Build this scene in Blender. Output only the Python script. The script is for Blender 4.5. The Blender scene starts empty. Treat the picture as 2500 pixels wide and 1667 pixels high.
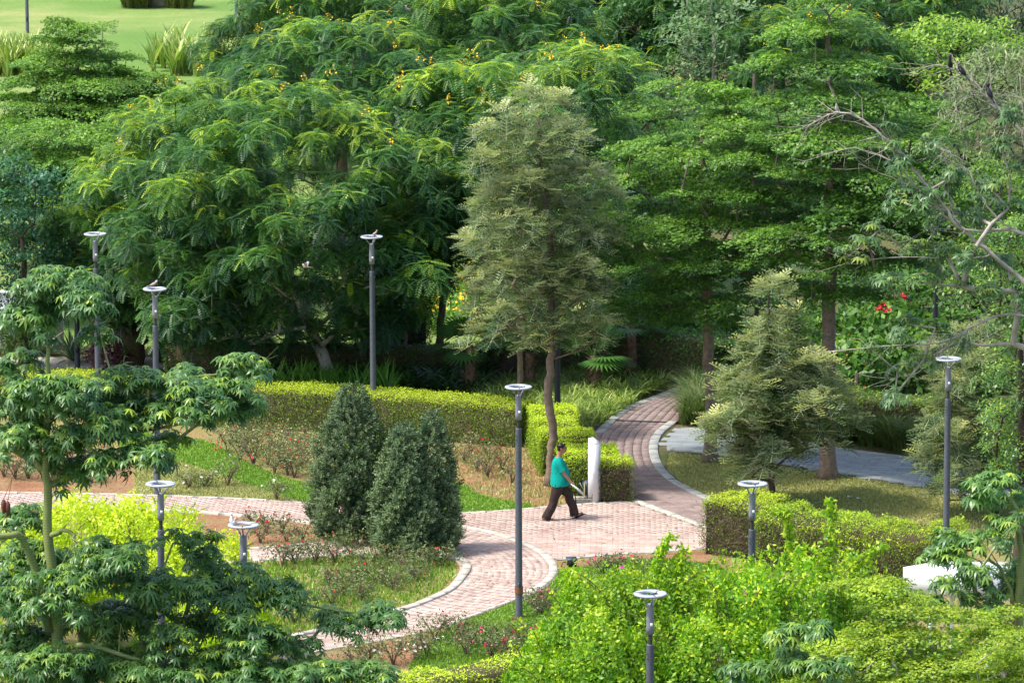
import bpy, bmesh, math, random
import numpy as np
from mathutils import Vector, Matrix

PI = math.pi
SC = bpy.context.scene
COL = SC.collection
# ---------------------------------------------------------------- camera
PITCH = math.atan(2049.0 / 11806.0)
FPX = 11806.0
H = 21.7
cam_d = bpy.data.cameras.new('camera')
cam_d.lens = 170.0; cam_d.sensor_width = 36.0; cam_d.sensor_fit = 'HORIZONTAL'
cam_d.clip_start = 1.0; cam_d.clip_end = 2000.0
cam = bpy.data.objects.new('camera', cam_d); COL.objects.link(cam)
cam.location = (0, 0, H); cam.rotation_euler = (PI / 2 - PITCH, 0, 0)
SC.camera = cam
# ---------------------------------------------------------------- light
SUN_EL = math.radians(58); SUN_AZ = math.radians(-103)     # azimuth measured from +Y towards +X: the sun stands to the left
w = bpy.data.worlds.new('World'); SC.world = w; w.use_nodes = True
nt = w.node_tree; bg = nt.nodes['Background']
sky = nt.nodes.new('ShaderNodeTexSky'); sky.sky_type = 'NISHITA'; sky.sun_disc = False
sky.sun_elevation = SUN_EL; sky.sun_rotation = SUN_AZ; sky.dust_density = 3.0; sky.air_density = 1.0
nt.links.new(sky.outputs[0], bg.inputs[0]); bg.inputs[1].default_value = 0.15
sd = bpy.data.lights.new('sun', 'SUN'); sd.energy = 2.35; sd.angle = math.radians(6.0); sd.color = (1.0, 0.95, 0.86)
sun = bpy.data.objects.new('sun', sd); COL.objects.link(sun)
sdir = Vector((math.sin(SUN_AZ) * math.cos(SUN_EL), math.cos(SUN_AZ) * math.cos(SUN_EL), math.sin(SUN_EL)))
sun.rotation_euler = sdir.to_track_quat('Z', 'Y').to_euler()
SC.view_settings.view_transform = 'Standard'; SC.view_settings.look = 'None'
SC.view_settings.exposure = 1.12; SC.view_settings.gamma = 1.0
SC.view_settings.use_curve_mapping = False
SC.render.engine = 'CYCLES'
SC.cycles.max_bounces = 8; SC.cycles.diffuse_bounces = 5; SC.cycles.transmission_bounces = 4; SC.cycles.transparent_max_bounces = 4
SC.cycles.use_denoising = True

# ---------------------------------------------------------------- picture rays to world points
Fv = np.array((0, math.cos(PITCH), -math.sin(PITCH))); Uv = np.array((0, math.sin(PITCH), math.cos(PITCH))); Cv = np.array((0, 0, H))
def ray(px, py):
    return Fv * FPX + np.array((1.0, 0, 0)) * (px - 1250) + Uv * (833.5 - py)
def G(px, py, z=0.0):
    d = ray(px, py); return Cv + d * ((z - H) / d[2])
def Q(px, py, Y):
    d = ray(px, py); return Cv + d * (Y / d[1])
def pxm(Y, z=1.0):
    return FPX / (Y * math.cos(PITCH) + (H - z) * math.sin(PITCH))

# ---------------------------------------------------------------- object helpers
def link(o, parent=None):
    COL.objects.link(o)
    if parent is not None: o.parent = parent
    return o
def props(o, label=None, cat=None, group=None, kind=None):
    if label: o['label'] = label
    if cat: o['category'] = cat
    if group: o['group'] = group
    if kind: o['kind'] = kind
    return o
def empty(name, loc, label=None, cat=None, group=None, kind=None, rz=0.0):
    o = bpy.data.objects.new(name, None); o.empty_display_size = .2
    link(o); o.location = tuple(loc); o.rotation_euler = (0, 0, rz)
    return props(o, label, cat, group, kind)
def copy_tree(o, loc, rz=0.0, s=1.0, label=None, group=None):
    def rec(src, par):
        c = src.copy(); COL.objects.link(c)
        if par is not None: c.parent = par
        for ch in kids[src.name]: rec(ch, c)
        return c
    kids = {}
    def scan(x):
        kids[x.name] = list(x.children)
        for ch in kids[x.name]: scan(ch)
    scan(o)
    c = rec(o, None)
    c.location = tuple(loc); c.rotation_euler = (0, 0, rz); c.scale = (s, s, s) if np.isscalar(s) else s
    if label: c['label'] = label
    if group: c['group'] = group
    return c

def mesh_np(name, V, F, tint=None, mat_idx=None, mats=(), smooth=False):
    """V (n,3); F (m,4) quads; a repeated last index makes a triangle"""
    V = np.asarray(V, dtype=np.float32); F = np.asarray(F, dtype=np.int32)
    me = bpy.data.meshes.new(name)
    me.vertices.add(len(V)); me.vertices.foreach_set('co', V.ravel())
    k = F.shape[1]
    me.loops.add(F.size); me.loops.foreach_set('vertex_index', F.ravel())
    me.polygons.add(len(F)); me.polygons.foreach_set('loop_start', np.arange(0, F.size, k, dtype=np.int32))
    me.polygons.foreach_set('loop_total', np.full(len(F), k, dtype=np.int32))
    for m in mats: me.materials.append(m)
    if mat_idx is not None: me.polygons.foreach_set('material_index', np.asarray(mat_idx, dtype=np.int32))
    if smooth: me.polygons.foreach_set('use_smooth', np.ones(len(F), dtype=bool))
    if tint is not None:
        a = me.attributes.new('tint', 'FLOAT', 'POINT'); a.data.foreach_set('value', np.asarray(tint, dtype=np.float32))
    me.update(calc_edges=True)
    return me

class Acc:
    def __init__(s): s.V = []; s.F = []; s.T = []; s.M = []; s.n = 0
    def raw(s, V, F, tint=0.5, m=0):
        V = np.asarray(V, float).reshape(-1, 3); F = np.asarray(F, int)
        if len(F) == 0: return s
        s.V.append(V); s.F.append(F + s.n); s.n += len(V)
        s.T.append(np.full(len(V), tint) if np.isscalar(tint) else np.asarray(tint)); s.M.append(np.full(len(F), m)); return s
    def scatter(s, tm, pos, R, sc, tint, m=0):
        tv, tf = tm; n = len(pos)
        if n == 0: return s
        sc = np.broadcast_to(np.asarray(sc, float), (n,))
        V = np.einsum('nij,kj->nki', R * sc[:, None, None], tv) + pos[:, None, :]
        F = tf[None] + (np.arange(n) * len(tv))[:, None, None]
        return s.raw(V.reshape(-1, 3), F.reshape(-1, 4), np.repeat(np.broadcast_to(tint, (n,)), len(tv)), m)
    def cyl(s, P0, P1, r0, r1, sides=5, tint=.5, m=0):
        """many tapered prisms at once"""
        P0 = np.atleast_2d(np.asarray(P0, float)); P1 = np.atleast_2d(np.asarray(P1, float)); n = len(P0)
        r0 = np.broadcast_to(np.asarray(r0, float), (n,)); r1 = np.broadcast_to(np.asarray(r1, float), (n,))
        R = frames(P1 - P0)
        a = np.arange(sides) * 2 * PI / sides
        c = np.stack([np.cos(a), np.sin(a), np.zeros(sides)], 1)
        ring = np.einsum('nij,kj->nki', R, c)
        A = P0[:, None] + ring * r0[:, None, None]; B = P1[:, None] + ring * r1[:, None, None]
        V = np.concatenate([A, B], 1)
        i = np.arange(sides); j = (i + 1) % sides
        f = np.stack([i, j, j + sides, i + sides], 1)
        F = f[None] + (np.arange(n) * 2 * sides)[:, None, None]
        return s.raw(V.reshape(-1, 3), F.reshape(-1, 4), tint, m)
    def tube(s, pts, rad, sides=8, tint=.5, m=0, cap=True, ell=None):
        pts = np.asarray(pts, float); n = len(pts); rad = np.broadcast_to(np.asarray(rad, float), (n,))
        tg = np.gradient(pts, axis=0); tg /= np.linalg.norm(tg, axis=1)[:, None] + 1e-9
        ref = np.array((0, 1.0, 0)) if abs(tg[0][1]) < .9 else np.array((1.0, 0, 0))
        V = []; a = np.arange(sides) * 2 * PI / sides
        for k in range(n):
            u = ref - tg[k] * ref.dot(tg[k]); u /= np.linalg.norm(u) + 1e-9; v = np.cross(tg[k], u); ref = u
            eu, ev = (1, 1) if ell is None else ell[k]
            V.append(pts[k] + rad[k] * (np.cos(a)[:, None] * u * eu + np.sin(a)[:, None] * v * ev))
        V = np.concatenate(V); F = []
        for k in range(n - 1):
            for i in range(sides):
                j = (i + 1) % sides; F.append((k * sides + i, k * sides + j, (k + 1) * sides + j, (k + 1) * sides + i))
        if cap:
            V = np.concatenate([V, pts[:1], pts[-1:]]); c0 = n * sides; c1 = c0 + 1
            for i in range(0, sides, 2):
                j = (i + 1) % sides; q = (i + 2) % sides
                F.append((c0, q, j, i)); F.append((c1, (n - 1) * sides + i, (n - 1) * sides + j, (n - 1) * sides + q))
        return s.raw(V, F, tint, m)
    def box(s, c, size, rz=0.0, tint=.5, m=0, taper=1.0, tilt=None):
        x, y, z = [v / 2 for v in size]; t = taper
        V = np.array([(-x, -y, -z), (x, -y, -z), (x, y, -z), (-x, y, -z), (-x * t, -y * t, z), (x * t, -y * t, z), (x * t, y * t, z), (-x * t, y * t, z)])
        R = np.array(Matrix.Rotation(rz, 3, 'Z'))
        if tilt is not None: R = R @ np.array(tilt.to_3x3() if hasattr(tilt, 'to_3x3') else tilt)
        F = [(3, 2, 1, 0), (4, 5, 6, 7), (0, 1, 5, 4), (1, 2, 6, 5), (2, 3, 7, 6), (3, 0, 4, 7)]
        return s.raw(V @ R.T + np.asarray(c, float), F, tint, m)
    def lathe(s, prof, sides=16, c=(0, 0, 0), tint=.5, m=0):
        a = np.arange(sides) * 2 * PI / sides; V = []; F = []
        for r, z in prof: V.append(np.stack([np.cos(a) * r, np.sin(a) * r, np.full(sides, z)], 1) + np.asarray(c, float))
        for k in range(len(prof) - 1):
            for i in range(sides):
                j = (i + 1) % sides; F.append((k * sides + i, k * sides + j, (k + 1) * sides + j, (k + 1) * sides + i))
        return s.raw(np.concatenate(V), F, tint, m)
    def ball(s, c, r, tint=.5, m=0, u=10, v=7):
        """ellipsoid with radii r"""
        th = np.linspace(0.02, PI - .02, v); prof = [(math.sin(t), -math.cos(t)) for t in th]
        b = Acc(); b.lathe(prof, u); V = b.V[0] * np.asarray(r if hasattr(r, '__len__') else (r, r, r), float) + np.asarray(c, float)
        return s.raw(V, b.F[0], tint, m)
    def mesh(s, name, mats, smooth=False):
        return mesh_np(name, np.concatenate(s.V), np.concatenate(s.F), np.concatenate(s.T), np.concatenate(s.M), mats, smooth)
    def obj(s, name, mats, parent=None, smooth=False, kind=None, label=None, cat=None, group=None, loc=None):
        o = bpy.data.objects.new(name, s.mesh(name, mats if isinstance(mats, (list, tuple)) else [mats], smooth))
        link(o, parent)
        if loc is not None: o.location = tuple(loc)
        return props(o, label, cat, group, kind)

def nrm(v): return v / (np.linalg.norm(v, axis=-1, keepdims=True) + 1e-9)
def frames(d, roll=None, rng=None):
    """rotation matrices whose Z column is d"""
    z = nrm(np.asarray(d, float)); n = len(z)
    ref = np.where(np.abs(z[:, 2:3]) < .95, np.array([[0, 0, 1.0]]), np.array([[1.0, 0, 0]]))
    x = nrm(np.cross(ref, z)); y = np.cross(z, x)
    if roll is not None:
        c, s = np.cos(roll)[:, None], np.sin(roll)[:, None]
        x, y = x * c + y * s, -x * s + y * c
    return np.stack([x, y, z], 2)
def frames_x(xd, up):
    """X column along xd, Z column as near up as can be"""
    x = nrm(xd); y = nrm(np.cross(up, x)); z = np.cross(x, y); return np.stack([x, y, z], 2)

# ---------------------------------------------------------------- materials
def mat(name):
    m = bpy.data.materials.new(name); m.use_nodes = True
    return m, m.node_tree, m.node_tree.nodes['Principled BSDF']
def N(nt, t, **kw):
    n = nt.nodes.new(t)
    for k, v in kw.items(): setattr(n, k, v)
    return n
def rgb(nt, c):
    n = nt.nodes.new('ShaderNodeRGB'); n.outputs[0].default_value = (*c, 1); return n.outputs[0]
def mix(nt, fac, a, b, mode='MIX'):
    n = nt.nodes.new('ShaderNodeMix'); n.data_type = 'RGBA'; n.blend_type = mode
    for s, v in ((n.inputs[0], fac), (n.inputs[6], a), (n.inputs[7], b)):
        if hasattr(v, 'is_linked') or hasattr(v, 'links'): nt.links.new(v, s)
        elif hasattr(v, '__len__'): s.default_value = (*v, 1)
        else: s.default_value = v
    return n.outputs[2]
def noise(nt, scale, detail=3, rough=.6, co=None, sc=None):
    n = nt.nodes.new('ShaderNodeTexNoise'); n.inputs['Scale'].default_value = scale; n.inputs['Detail'].default_value = detail; n.inputs['Roughness'].default_value = rough
    if co is None:
        tc = nt.nodes.new('ShaderNodeTexCoord'); co = tc.outputs['Object']
    if sc is not None:
        mp = nt.nodes.new('ShaderNodeMapping'); nt.links.new(co, mp.inputs[0]); mp.inputs['Scale'].default_value = sc; co = mp.outputs[0]
    nt.links.new(co, n.inputs['Vector']); return n.outputs['Fac']
def ramp(nt, fac, stops):
    r = nt.nodes.new('ShaderNodeValToRGB'); el = r.color_ramp.elements
    while len(el) > 1: el.remove(el[-1])
    for i, (p, c) in enumerate(stops):
        e = el[0] if i == 0 else el.new(p)
        e.position = p; e.color = (*c, 1) if hasattr(c, '__len__') else (c, c, c, 1)
    nt.links.new(fac, r.inputs[0]); return r.outputs[0]
def bump(nt, bsdf, h, strength=.3, dist=.02):
    b = nt.nodes.new('ShaderNodeBump'); b.inputs['Strength'].default_value = strength; b.inputs['Distance'].default_value = dist
    nt.links.new(h, b.inputs['Height']); nt.links.new(b.outputs[0], bsdf.inputs['Normal'])
def leaf_mat(name, old, young, trans=.35, rough=.45, under=None, spec=.4, mid=None, tgain=1.25):
    m, t, b = mat(name)
    at = N(t, 'ShaderNodeAttribute', attribute_name='tint')
    st = [(0.0, old), (1.0, young)] if mid is None else [(0.0, old), (.5, mid), (1.0, young)]
    c = ramp(t, at.outputs['Fac'], st)
    oi = N(t, 'ShaderNodeObjectInfo'); hs = N(t, 'ShaderNodeHueSaturation')
    mr = N(t, 'ShaderNodeMapRange'); mr.inputs[3].default_value = .85; mr.inputs[4].default_value = 1.15
    t.links.new(oi.outputs['Random'], mr.inputs[0]); t.links.new(mr.outputs[0], hs.inputs['Value']); t.links.new(c, hs.inputs['Color'])
    c = hs.outputs[0]
    if under is not None:
        ge = N(t, 'ShaderNodeNewGeometry'); c = mix(t, ge.outputs['Backfacing'], c, under)
    t.links.new(c, b.inputs['Base Color']); b.inputs['Roughness'].default_value = rough; b.inputs['Specular IOR Level'].default_value = spec
    tr = N(t, 'ShaderNodeBsdfTranslucent')
    tc = mix(t, 1.0, c, (1.0 * tgain, 1.15 * tgain, .55 * tgain), 'MULTIPLY'); t.links.new(tc, tr.inputs[0])
    mx = N(t, 'ShaderNodeMixShader'); mx.inputs[0].default_value = trans
    t.links.new(b.outputs[0], mx.inputs[1]); t.links.new(tr.outputs[0], mx.inputs[2])
    t.links.new(mx.outputs[0], t.nodes['Material Output'].inputs['Surface']); return m
def plain(name, c, rough=.6, var=.15, scale=8, spec=.3, metal=0.0, tinted=False, bmp=0, c2=None):
    m, t, b = mat(name)
    n = noise(t, scale, 5)
    a = tuple(x * (1 - var) for x in c); d = c2 if c2 is not None else tuple(min(1, x * (1 + var)) for x in c)
    col = ramp(t, n, [(.3, a), (.7, d)])
    if tinted:
        at = N(t, 'ShaderNodeAttribute', attribute_name='tint'); g = ramp(t, at.outputs['Fac'], [(0, .90), (1, 1.08)])
        col = mix(t, 1.0, col, g, 'MULTIPLY')
    t.links.new(col, b.inputs['Base Color']); b.inputs['Roughness'].default_value = rough
    b.inputs['Specular IOR Level'].default_value = spec; b.inputs['Metallic'].default_value = metal
    if bmp: bump(t, b, noise(t, scale * 4, 4), bmp)
    return m
M = {}
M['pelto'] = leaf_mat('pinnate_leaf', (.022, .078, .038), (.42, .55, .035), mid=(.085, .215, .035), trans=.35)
M['pelto2'] = leaf_mat('pinnate_leaf_blue', (.018, .07, .04), (.12, .28, .06), trans=.3)
M['term'] = leaf_mat('tiny_leaf', (.045, .115, .028), (.22, .38, .04), mid=(.10, .225, .035), trans=.35)
M['term_y'] = leaf_mat('tiny_leaf_yellowish', (.07, .15, .025), (.42, .52, .04), mid=(.20, .33, .03), trans=.35)
M['silver'] = leaf_mat('silver_oak_leaf', (.030, .085, .030), (.46, .47, .15), mid=(.13, .20, .055), under=(.46, .49, .36), trans=.2, rough=.5)
M['floss'] = leaf_mat('palmate_leaf', (.038, .115, .036), (.38, .52, .05), mid=(.115, .245, .058), trans=.3, rough=.38, spec=.5)
M['floss_l'] = leaf_mat('palmate_leaf_light', (.05, .12, .05), (.32, .42, .07), mid=(.13, .24, .08), trans=.3, rough=.4)
M['juni'] = leaf_mat('juniper_needles', (.032, .085, .040), (.20, .27, .11), trans=.12, rough=.6)
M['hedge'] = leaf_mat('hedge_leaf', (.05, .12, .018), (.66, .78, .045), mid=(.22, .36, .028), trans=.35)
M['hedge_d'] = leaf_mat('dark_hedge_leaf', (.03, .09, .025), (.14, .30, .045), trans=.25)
M['ball'] = leaf_mat('greyish_hedge_leaf', (.04, .08, .04), (.17, .24, .13), trans=.2)
M['duranta'] = leaf_mat('golden_leaf', (.09, .25, .015), (.70, .76, .035), mid=(.32, .50, .02), trans=.4)
M['boug'] = leaf_mat('bougainvillea_leaf', (.04, .14, .014), (.62, .70, .03), mid=(.16, .36, .018), trans=.35)
M['rose'] = leaf_mat('rose_leaf', (.05, .11, .035), (.30, .30, .12), mid=(.12, .18, .06), trans=.25)
M['strap'] = leaf_mat('strap_leaf', (.022, .075, .025), (.16, .34, .045), trans=.25, rough=.35)
M['vstrap'] = leaf_mat('striped_strap_leaf', (.06, .13, .02), (.55, .60, .20), mid=(.20, .30, .05), trans=.25)
M['grass'] = leaf_mat('tall_grass_blade', (.04, .09, .02), (.30, .28, .10), mid=(.10, .17, .035), trans=.25)
M['fan'] = leaf_mat('fan_palm_leaf', (.02, .07, .028), (.12, .28, .04), trans=.25, rough=.35)
M['agave'] = leaf_mat('agave_leaf', (.07, .14, .09), (.55, .55, .22), mid=(.12, .22, .13), trans=.05)
M['broad'] = leaf_mat('broad_leaf', (.04, .12, .03), (.30, .45, .05), mid=(.11, .24, .04), trans=.35)
M['broad_p'] = leaf_mat('pale_broad_leaf', (.06, .15, .06), (.34, .44, .22), mid=(.17, .29, .12), trans=.3)
M['narrow'] = leaf_mat('narrow_dark_leaf', (.014, .045, .028), (.08, .16, .07), trans=.2)
M['olive'] = leaf_mat('olive_narrow_leaf', (.07, .11, .05), (.36, .40, .20), mid=(.17, .22, .10), trans=.2)
M['indian'] = leaf_mat('blue_green_leaf', (.012, .06, .035), (.07, .22, .09), trans=.25)
M['lawnblade'] = leaf_mat('lawn_blade', (.09, .20, .025), (.34, .50, .07), trans=.3)
M['dryblade'] = leaf_mat('dry_lawn_blade', (.22, .25, .07), (.58, .54, .24), trans=.3)
M['purple'] = leaf_mat('purple_leaf', (.03, .008, .02), (.12, .03, .06), trans=.2)
M['yflower'] = plain('yellow_flower', (.85, .52, .02), .6, .1)
M['redrose'] = plain('red_petal', (.55, .012, .03), .5, .2)
M['pinkrose'] = plain('pink_petal', (.62, .03, .18), .5, .2)
M['magenta'] = plain('magenta_bract', (.50, .02, .30), .5, .2)
M['whiteflower'] = plain('white_petal', (.8, .78, .68), .5, .1)
M['orangeflower'] = plain('orange_petal', (.75, .22, .04), .5, .1)
M['bark'] = plain('brown_bark', (.20, .145, .11), .9, .3, 9, tinted=True, bmp=.6)
M['bark_d'] = plain('dark_bark', (.075, .055, .045), .9, .3, 9, bmp=.6)
M['bark_g'] = plain('grey_bark', (.36, .325, .27), .85, .3, 7, bmp=.5)
M['bark_r'] = plain('reddish_trunk', (.215, .16, .13), .9, .4, 10, bmp=.6)
M['bark_green'] = None
M['twig'] = plain('hedge_twig', (.16, .115, .08), .9, .3, 9)
M['core'] = plain('dry_inner_growth', (.075, .062, .036), .95, .5, 22, bmp=1.0, c2=(.13, .12, .05))
M['soil'] = None
def stripes_trunk():
    m, t, b = mat('green_trunk'); n = noise(t, 6, 4, sc=(1, 1, .3))
    tc = N(t, 'ShaderNodeTexCoord'); wv = N(t, 'ShaderNodeTexWave', bands_direction='Z'); wv.inputs['Scale'].default_value = 7; wv.inputs['Distortion'].default_value = 2.5
    t.links.new(tc.outputs['Object'], wv.inputs[0])
    c = ramp(t, n, [(.3, (.10, .17, .035)), (.7, (.26, .29, .09))]); c = mix(t, ramp(t, wv.outputs['Fac'], [(.85, 0), (.97, .35)]), c, (.45, .45, .22))
    t.links.new(c, b.inputs['Base Color']); b.inputs['Roughness'].default_value = .7; return m
M['bark_green'] = stripes_trunk()
M['pole'] = plain('grey_painted_metal', (.080, .090, .110), .5, .18, 14, .4)
M['pole_d'] = plain('dark_painted_metal', (.022, .026, .034), .5, .15, 12, .4)
M['lampgrey'] = plain('lamp_housing_metal', (.20, .21, .24), .45, .1, 9, .4)
M['lampring'] = plain('lamp_ring_metal', (.40, .43, .49), .4, .1, 9, .4)
M['neck'] = plain('lamp_neck_metal', (.05, .045, .045), .5, .1, 9)
M['rust'] = plain('rust_band', (.20, .085, .045), .8, .3, 25)
M['sticker'] = plain('white_sticker', (.8, .8, .8), .5, .05)
M['white'] = plain('white_paint', (.68, .68, .69), .6, .10, 5)
M['cream'] = plain('kerb_concrete', (.47, .44, .37), .85, .22, 5, tinted=True, bmp=.2)
M['greykerb'] = plain('grey_kerb_stone', (.34, .35, .33), .8, .2, 4, tinted=True, bmp=.2)
M['concrete'] = plain('rough_concrete', (.33, .31, .27), .9, .35, 12, bmp=.5)
M['iron'] = plain('black_iron', (.03, .026, .024), .55, .3, 20)
M['cane'] = plain('pale_bamboo', (.55, .44, .25), .6, .2)
M['black'] = plain('black_plastic', (.022, .025, .030), .4, .2, 10)
M['slate'] = plain('dark_blue_housing', (.035, .06, .085), .45, .3, 18)
M['lens'] = plain('lamp_glass', (.20, .22, .24), .15, .1)
M['drain'] = plain('drain_slot', (.012, .012, .012), .8, .2)
M['skin'] = plain('skin', (.36, .18, .115), .5, .08, 6)
M['hair'] = plain('black_hair', (.010, .009, .010), .4, .2, 40)
M['teal'] = plain('teal_cotton', (.002, .29, .24), .85, .22, 7, .15, bmp=.8)
M['trouser'] = plain('dark_brown_cloth', (.050, .034, .031), .85, .35, 9, .15, bmp=.8)
M['sandal'] = plain('black_leather', (.016, .014, .014), .5, .2)
M['rubber'] = plain('pale_sole', (.30, .25, .2), .7, .1)
M['dove'] = plain('dove_feathers', (.36, .28, .24), .8, .25, 30)
M['dovelight'] = plain('pale_feathers', (.58, .55, .56), .8, .15, 30)
M['crow'] = plain('black_feathers', (.014, .014, .020), .5, .3, 20)
M['crowneck'] = plain('grey_neck_feathers', (.20, .17, .165), .8, .2, 20)
M['beak'] = plain('dark_beak', (.03, .025, .025), .4, .1)
M['pinkleg'] = plain('pink_leg', (.45, .15, .12), .5, .1)
M['nest'] = plain('nest_sticks', (.05, .035, .028), .9, .4, 30)
M['orange'] = plain('orange_cloth', (.75, .20, .015), .8, .15, 8)
M['redcloth'] = plain('red_cloth', (.65, .015, .012), .8, .15, 8)
M['bluepost'] = plain('faded_blue_paint', (.20, .26, .42), .6, .15)
M['tape'] = plain('white_rope', (.60, .64, .62), .7, .1)
M['rock'] = plain('pale_rock', (.42, .37, .33), .9, .25, 2, bmp=.5)
M['pod'] = plain('brown_seed_pod', (.13, .045, .03), .6, .35, 14)
M['fibre'] = plain('palm_fibre', (.16, .10, .065), .95, .4, 14, bmp=.7)
M['render'] = plain('white_render', (.70, .72, .76), .8, .06, 2)
M['brownpost'] = plain('brown_post', (.20, .095, .06), .8, .2)

def ground_mat(name, stops, scale, s2=None, stops2=None, fine=60, fine_amt=.35, patch=None):
    m, t, b = mat(name)
    tc = N(t, 'ShaderNodeTexCoord'); co = tc.outputs['Object']
    c = ramp(t, noise(t, scale, 6, .65, co), stops)
    if stops2 is not None:
        c2 = ramp(t, noise(t, scale * 3, 5, .7, co), stops2)
        c = mix(t, ramp(t, noise(t, s2, 4, .7, co), [(.42, 0), (.6, 1)]), c, c2)
    f = ramp(t, noise(t, fine, 3, .8, co), [(.25, 1 - fine_amt), (.75, 1 + fine_amt)])
    c = mix(t, 1.0, c, f, 'MULTIPLY')
    t.links.new(c, b.inputs['Base Color']); b.inputs['Roughness'].default_value = .95; b.inputs['Specular IOR Level'].default_value = .1
    bump(t, b, noise(t, 25, 5, .8, co), .8, .05); return m
M['lawn'] = ground_mat('lawn_grass', [(.3, (.105, .225, .032)), (.7, (.19, .32, .06))], .5, .35, [(.3, (.22, .29, .07)), (.7, (.14, .26, .045))], fine=18)
M['farlawn'] = ground_mat('far_lawn_grass', [(.3, (.12, .23, .05)), (.7, (.19, .29, .075))], .12, .06, [(.35, (.30, .33, .12)), (.65, (.16, .27, .06))], fine=6, fine_amt=.2)
M['drylawn'] = ground_mat('dry_lawn_grass', [(.3, (.22, .24, .08)), (.7, (.36, .33, .14))], .6, .4, [(.3, (.42, .36, .17)), (.7, (.19, .25, .07))], fine=18)
M['soil'] = ground_mat('red_soil', [(.3, (.23, .105, .055)), (.7, (.40, .22, .125))], 1.2, .8, [(.3, (.33, .24, .13)), (.7, (.24, .17, .08))], fine=14, fine_amt=.4)
M['soilgrass'] = ground_mat('weedy_soil', [(.3, (.34, .22, .11)), (.7, (.24, .23, .08))], 1.1, .7, [(.3, (.17, .22, .055)), (.7, (.33, .27, .12))], fine=16, fine_amt=.4)
M['litter'] = ground_mat('leaf_litter', [(.3, (.10, .085, .045)), (.7, (.17, .15, .07))], 1.5, .8, [(.3, (.07, .10, .03)), (.7, (.11, .14, .05))], fine=14, fine_amt=.5)
def brick_mat(name, a, b_, dust):
    m, t, b = mat(name)
    at = N(t, 'ShaderNodeAttribute', attribute_name='tint')
    ge = N(t, 'ShaderNodeNewGeometry'); co = ge.outputs['Position']
    c = ramp(t, at.outputs['Fac'], [(0, a), (1, b_)])
    c = mix(t, ramp(t, noise(t, .9, 6, .7, co), [(.42, 0), (.72, .75)]), c, dust)
    c = mix(t, ramp(t, noise(t, 1.0, 5, .75, co, (.8, 5, 1)), [(.5, 0), (.68, .8)]), c, tuple(min(.7, x * 1.25) for x in dust))
    c = mix(t, ramp(t, noise(t, .35, 5, .7, co), [(.55, 0), (.75, .4)]), c, tuple(x * .6 for x in a))
    c = mix(t, 1.0, c, ramp(t, noise(t, 22, 4, .8, co), [(.3, .85), (.7, 1.12)]), 'MULTIPLY')
    t.links.new(c, b.inputs['Base Color']); b.inputs['Roughness'].default_value = .85; b.inputs['Specular IOR Level'].default_value = .2
    return m
M['brick'] = brick_mat('pink_paver', (.32, .215, .18), (.46, .345, .295), (.50, .415, .36))
M['brick_f'] = brick_mat('red_paver', (.19, .138, .128), (.27, .205, .19), (.31, .25, .23))
M['slab'] = brick_mat('grey_stone_slab', (.19, .22, .235), (.26, .29, .30), (.29, .31, .305))
M['joint'] = plain('joint_sand', (.19, .135, .115), .95, .2, 10)
M['jointg'] = plain('grey_joint_sand', (.235, .255, .26), .95, .2, 10)
# ================================================================= THE SETTING
def smooth_line(pts, step=.25):
    P = np.asarray([p[:2] for p in pts], float); out = []
    Pp = np.vstack([2 * P[0] - P[1], P, 2 * P[-1] - P[-2]])
    for i in range(1, len(Pp) - 2):
        for t in np.linspace(0, 1, 12, endpoint=False):
            a, b, c, d = Pp[i - 1], Pp[i], Pp[i + 1], Pp[i + 2]
            out.append(.5 * ((2 * b) + (-a + c) * t + (2 * a - 5 * b + 4 * c - d) * t * t + (-a + 3 * b - 3 * c + d) * t ** 3))
    out.append(P[-1]); out = np.array(out)
    L = np.concatenate([[0], np.cumsum(np.linalg.norm(np.diff(out, axis=0), axis=1))])
    n = max(2, int(L[-1] / step) + 1); s = np.linspace(0, L[-1], n)
    return np.stack([np.interp(s, L, out[:, 0]), np.interp(s, L, out[:, 1])], 1)
def resample(P, n):
    L = np.concatenate([[0], np.cumsum(np.linalg.norm(np.diff(P, axis=0), axis=1))]); s = np.linspace(0, L[-1], n)
    return np.stack([np.interp(s, L, P[:, 0]), np.interp(s, L, P[:, 1])], 1)
def gp(pts, z=0.0): return [G(x, y, z)[:2] for x, y in pts]
def sheet(name, poly, z, m, label=None):
    me = bpy.data.meshes.new(name)
    me.from_pydata([(p[0], p[1], z) for p in poly], [], [list(range(len(poly)))])
    bm = bmesh.new(); bm.from_mesh(me)
    for f in bm.faces:
        f.normal_update()
        if f.normal.z < 0: f.normal_flip()
    bmesh.ops.triangulate(bm, faces=bm.faces[:]); bm.to_mesh(me); bm.free()
    me.materials.append(m); o = bpy.data.objects.new(name, me); link(o); props(o, label, kind='structure'); return o
def inside(P, poly):
    poly = np.asarray(poly, float); x, y = P[:, 0], P[:, 1]; c = np.zeros(len(P), bool); j = len(poly) - 1
    for i in range(len(poly)):
        xi, yi = poly[i]; xj, yj = poly[j]
        c ^= ((yi > y) != (yj > y)) & (x < (xj - xi) * (y - yi) / (yj - yi + 1e-12) + xi); j = i
    return c
def in_frame(P, margin=20):
    P = np.atleast_2d(P); d = P - Cv; dep = d @ Fv
    px = 1250 + d[:, 0] / dep * FPX; py = 833.5 - (d @ Uv) / dep * FPX
    return (px > -margin) & (px < 2500 + margin) & (py > -margin) & (py < 1667 + margin)

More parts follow.
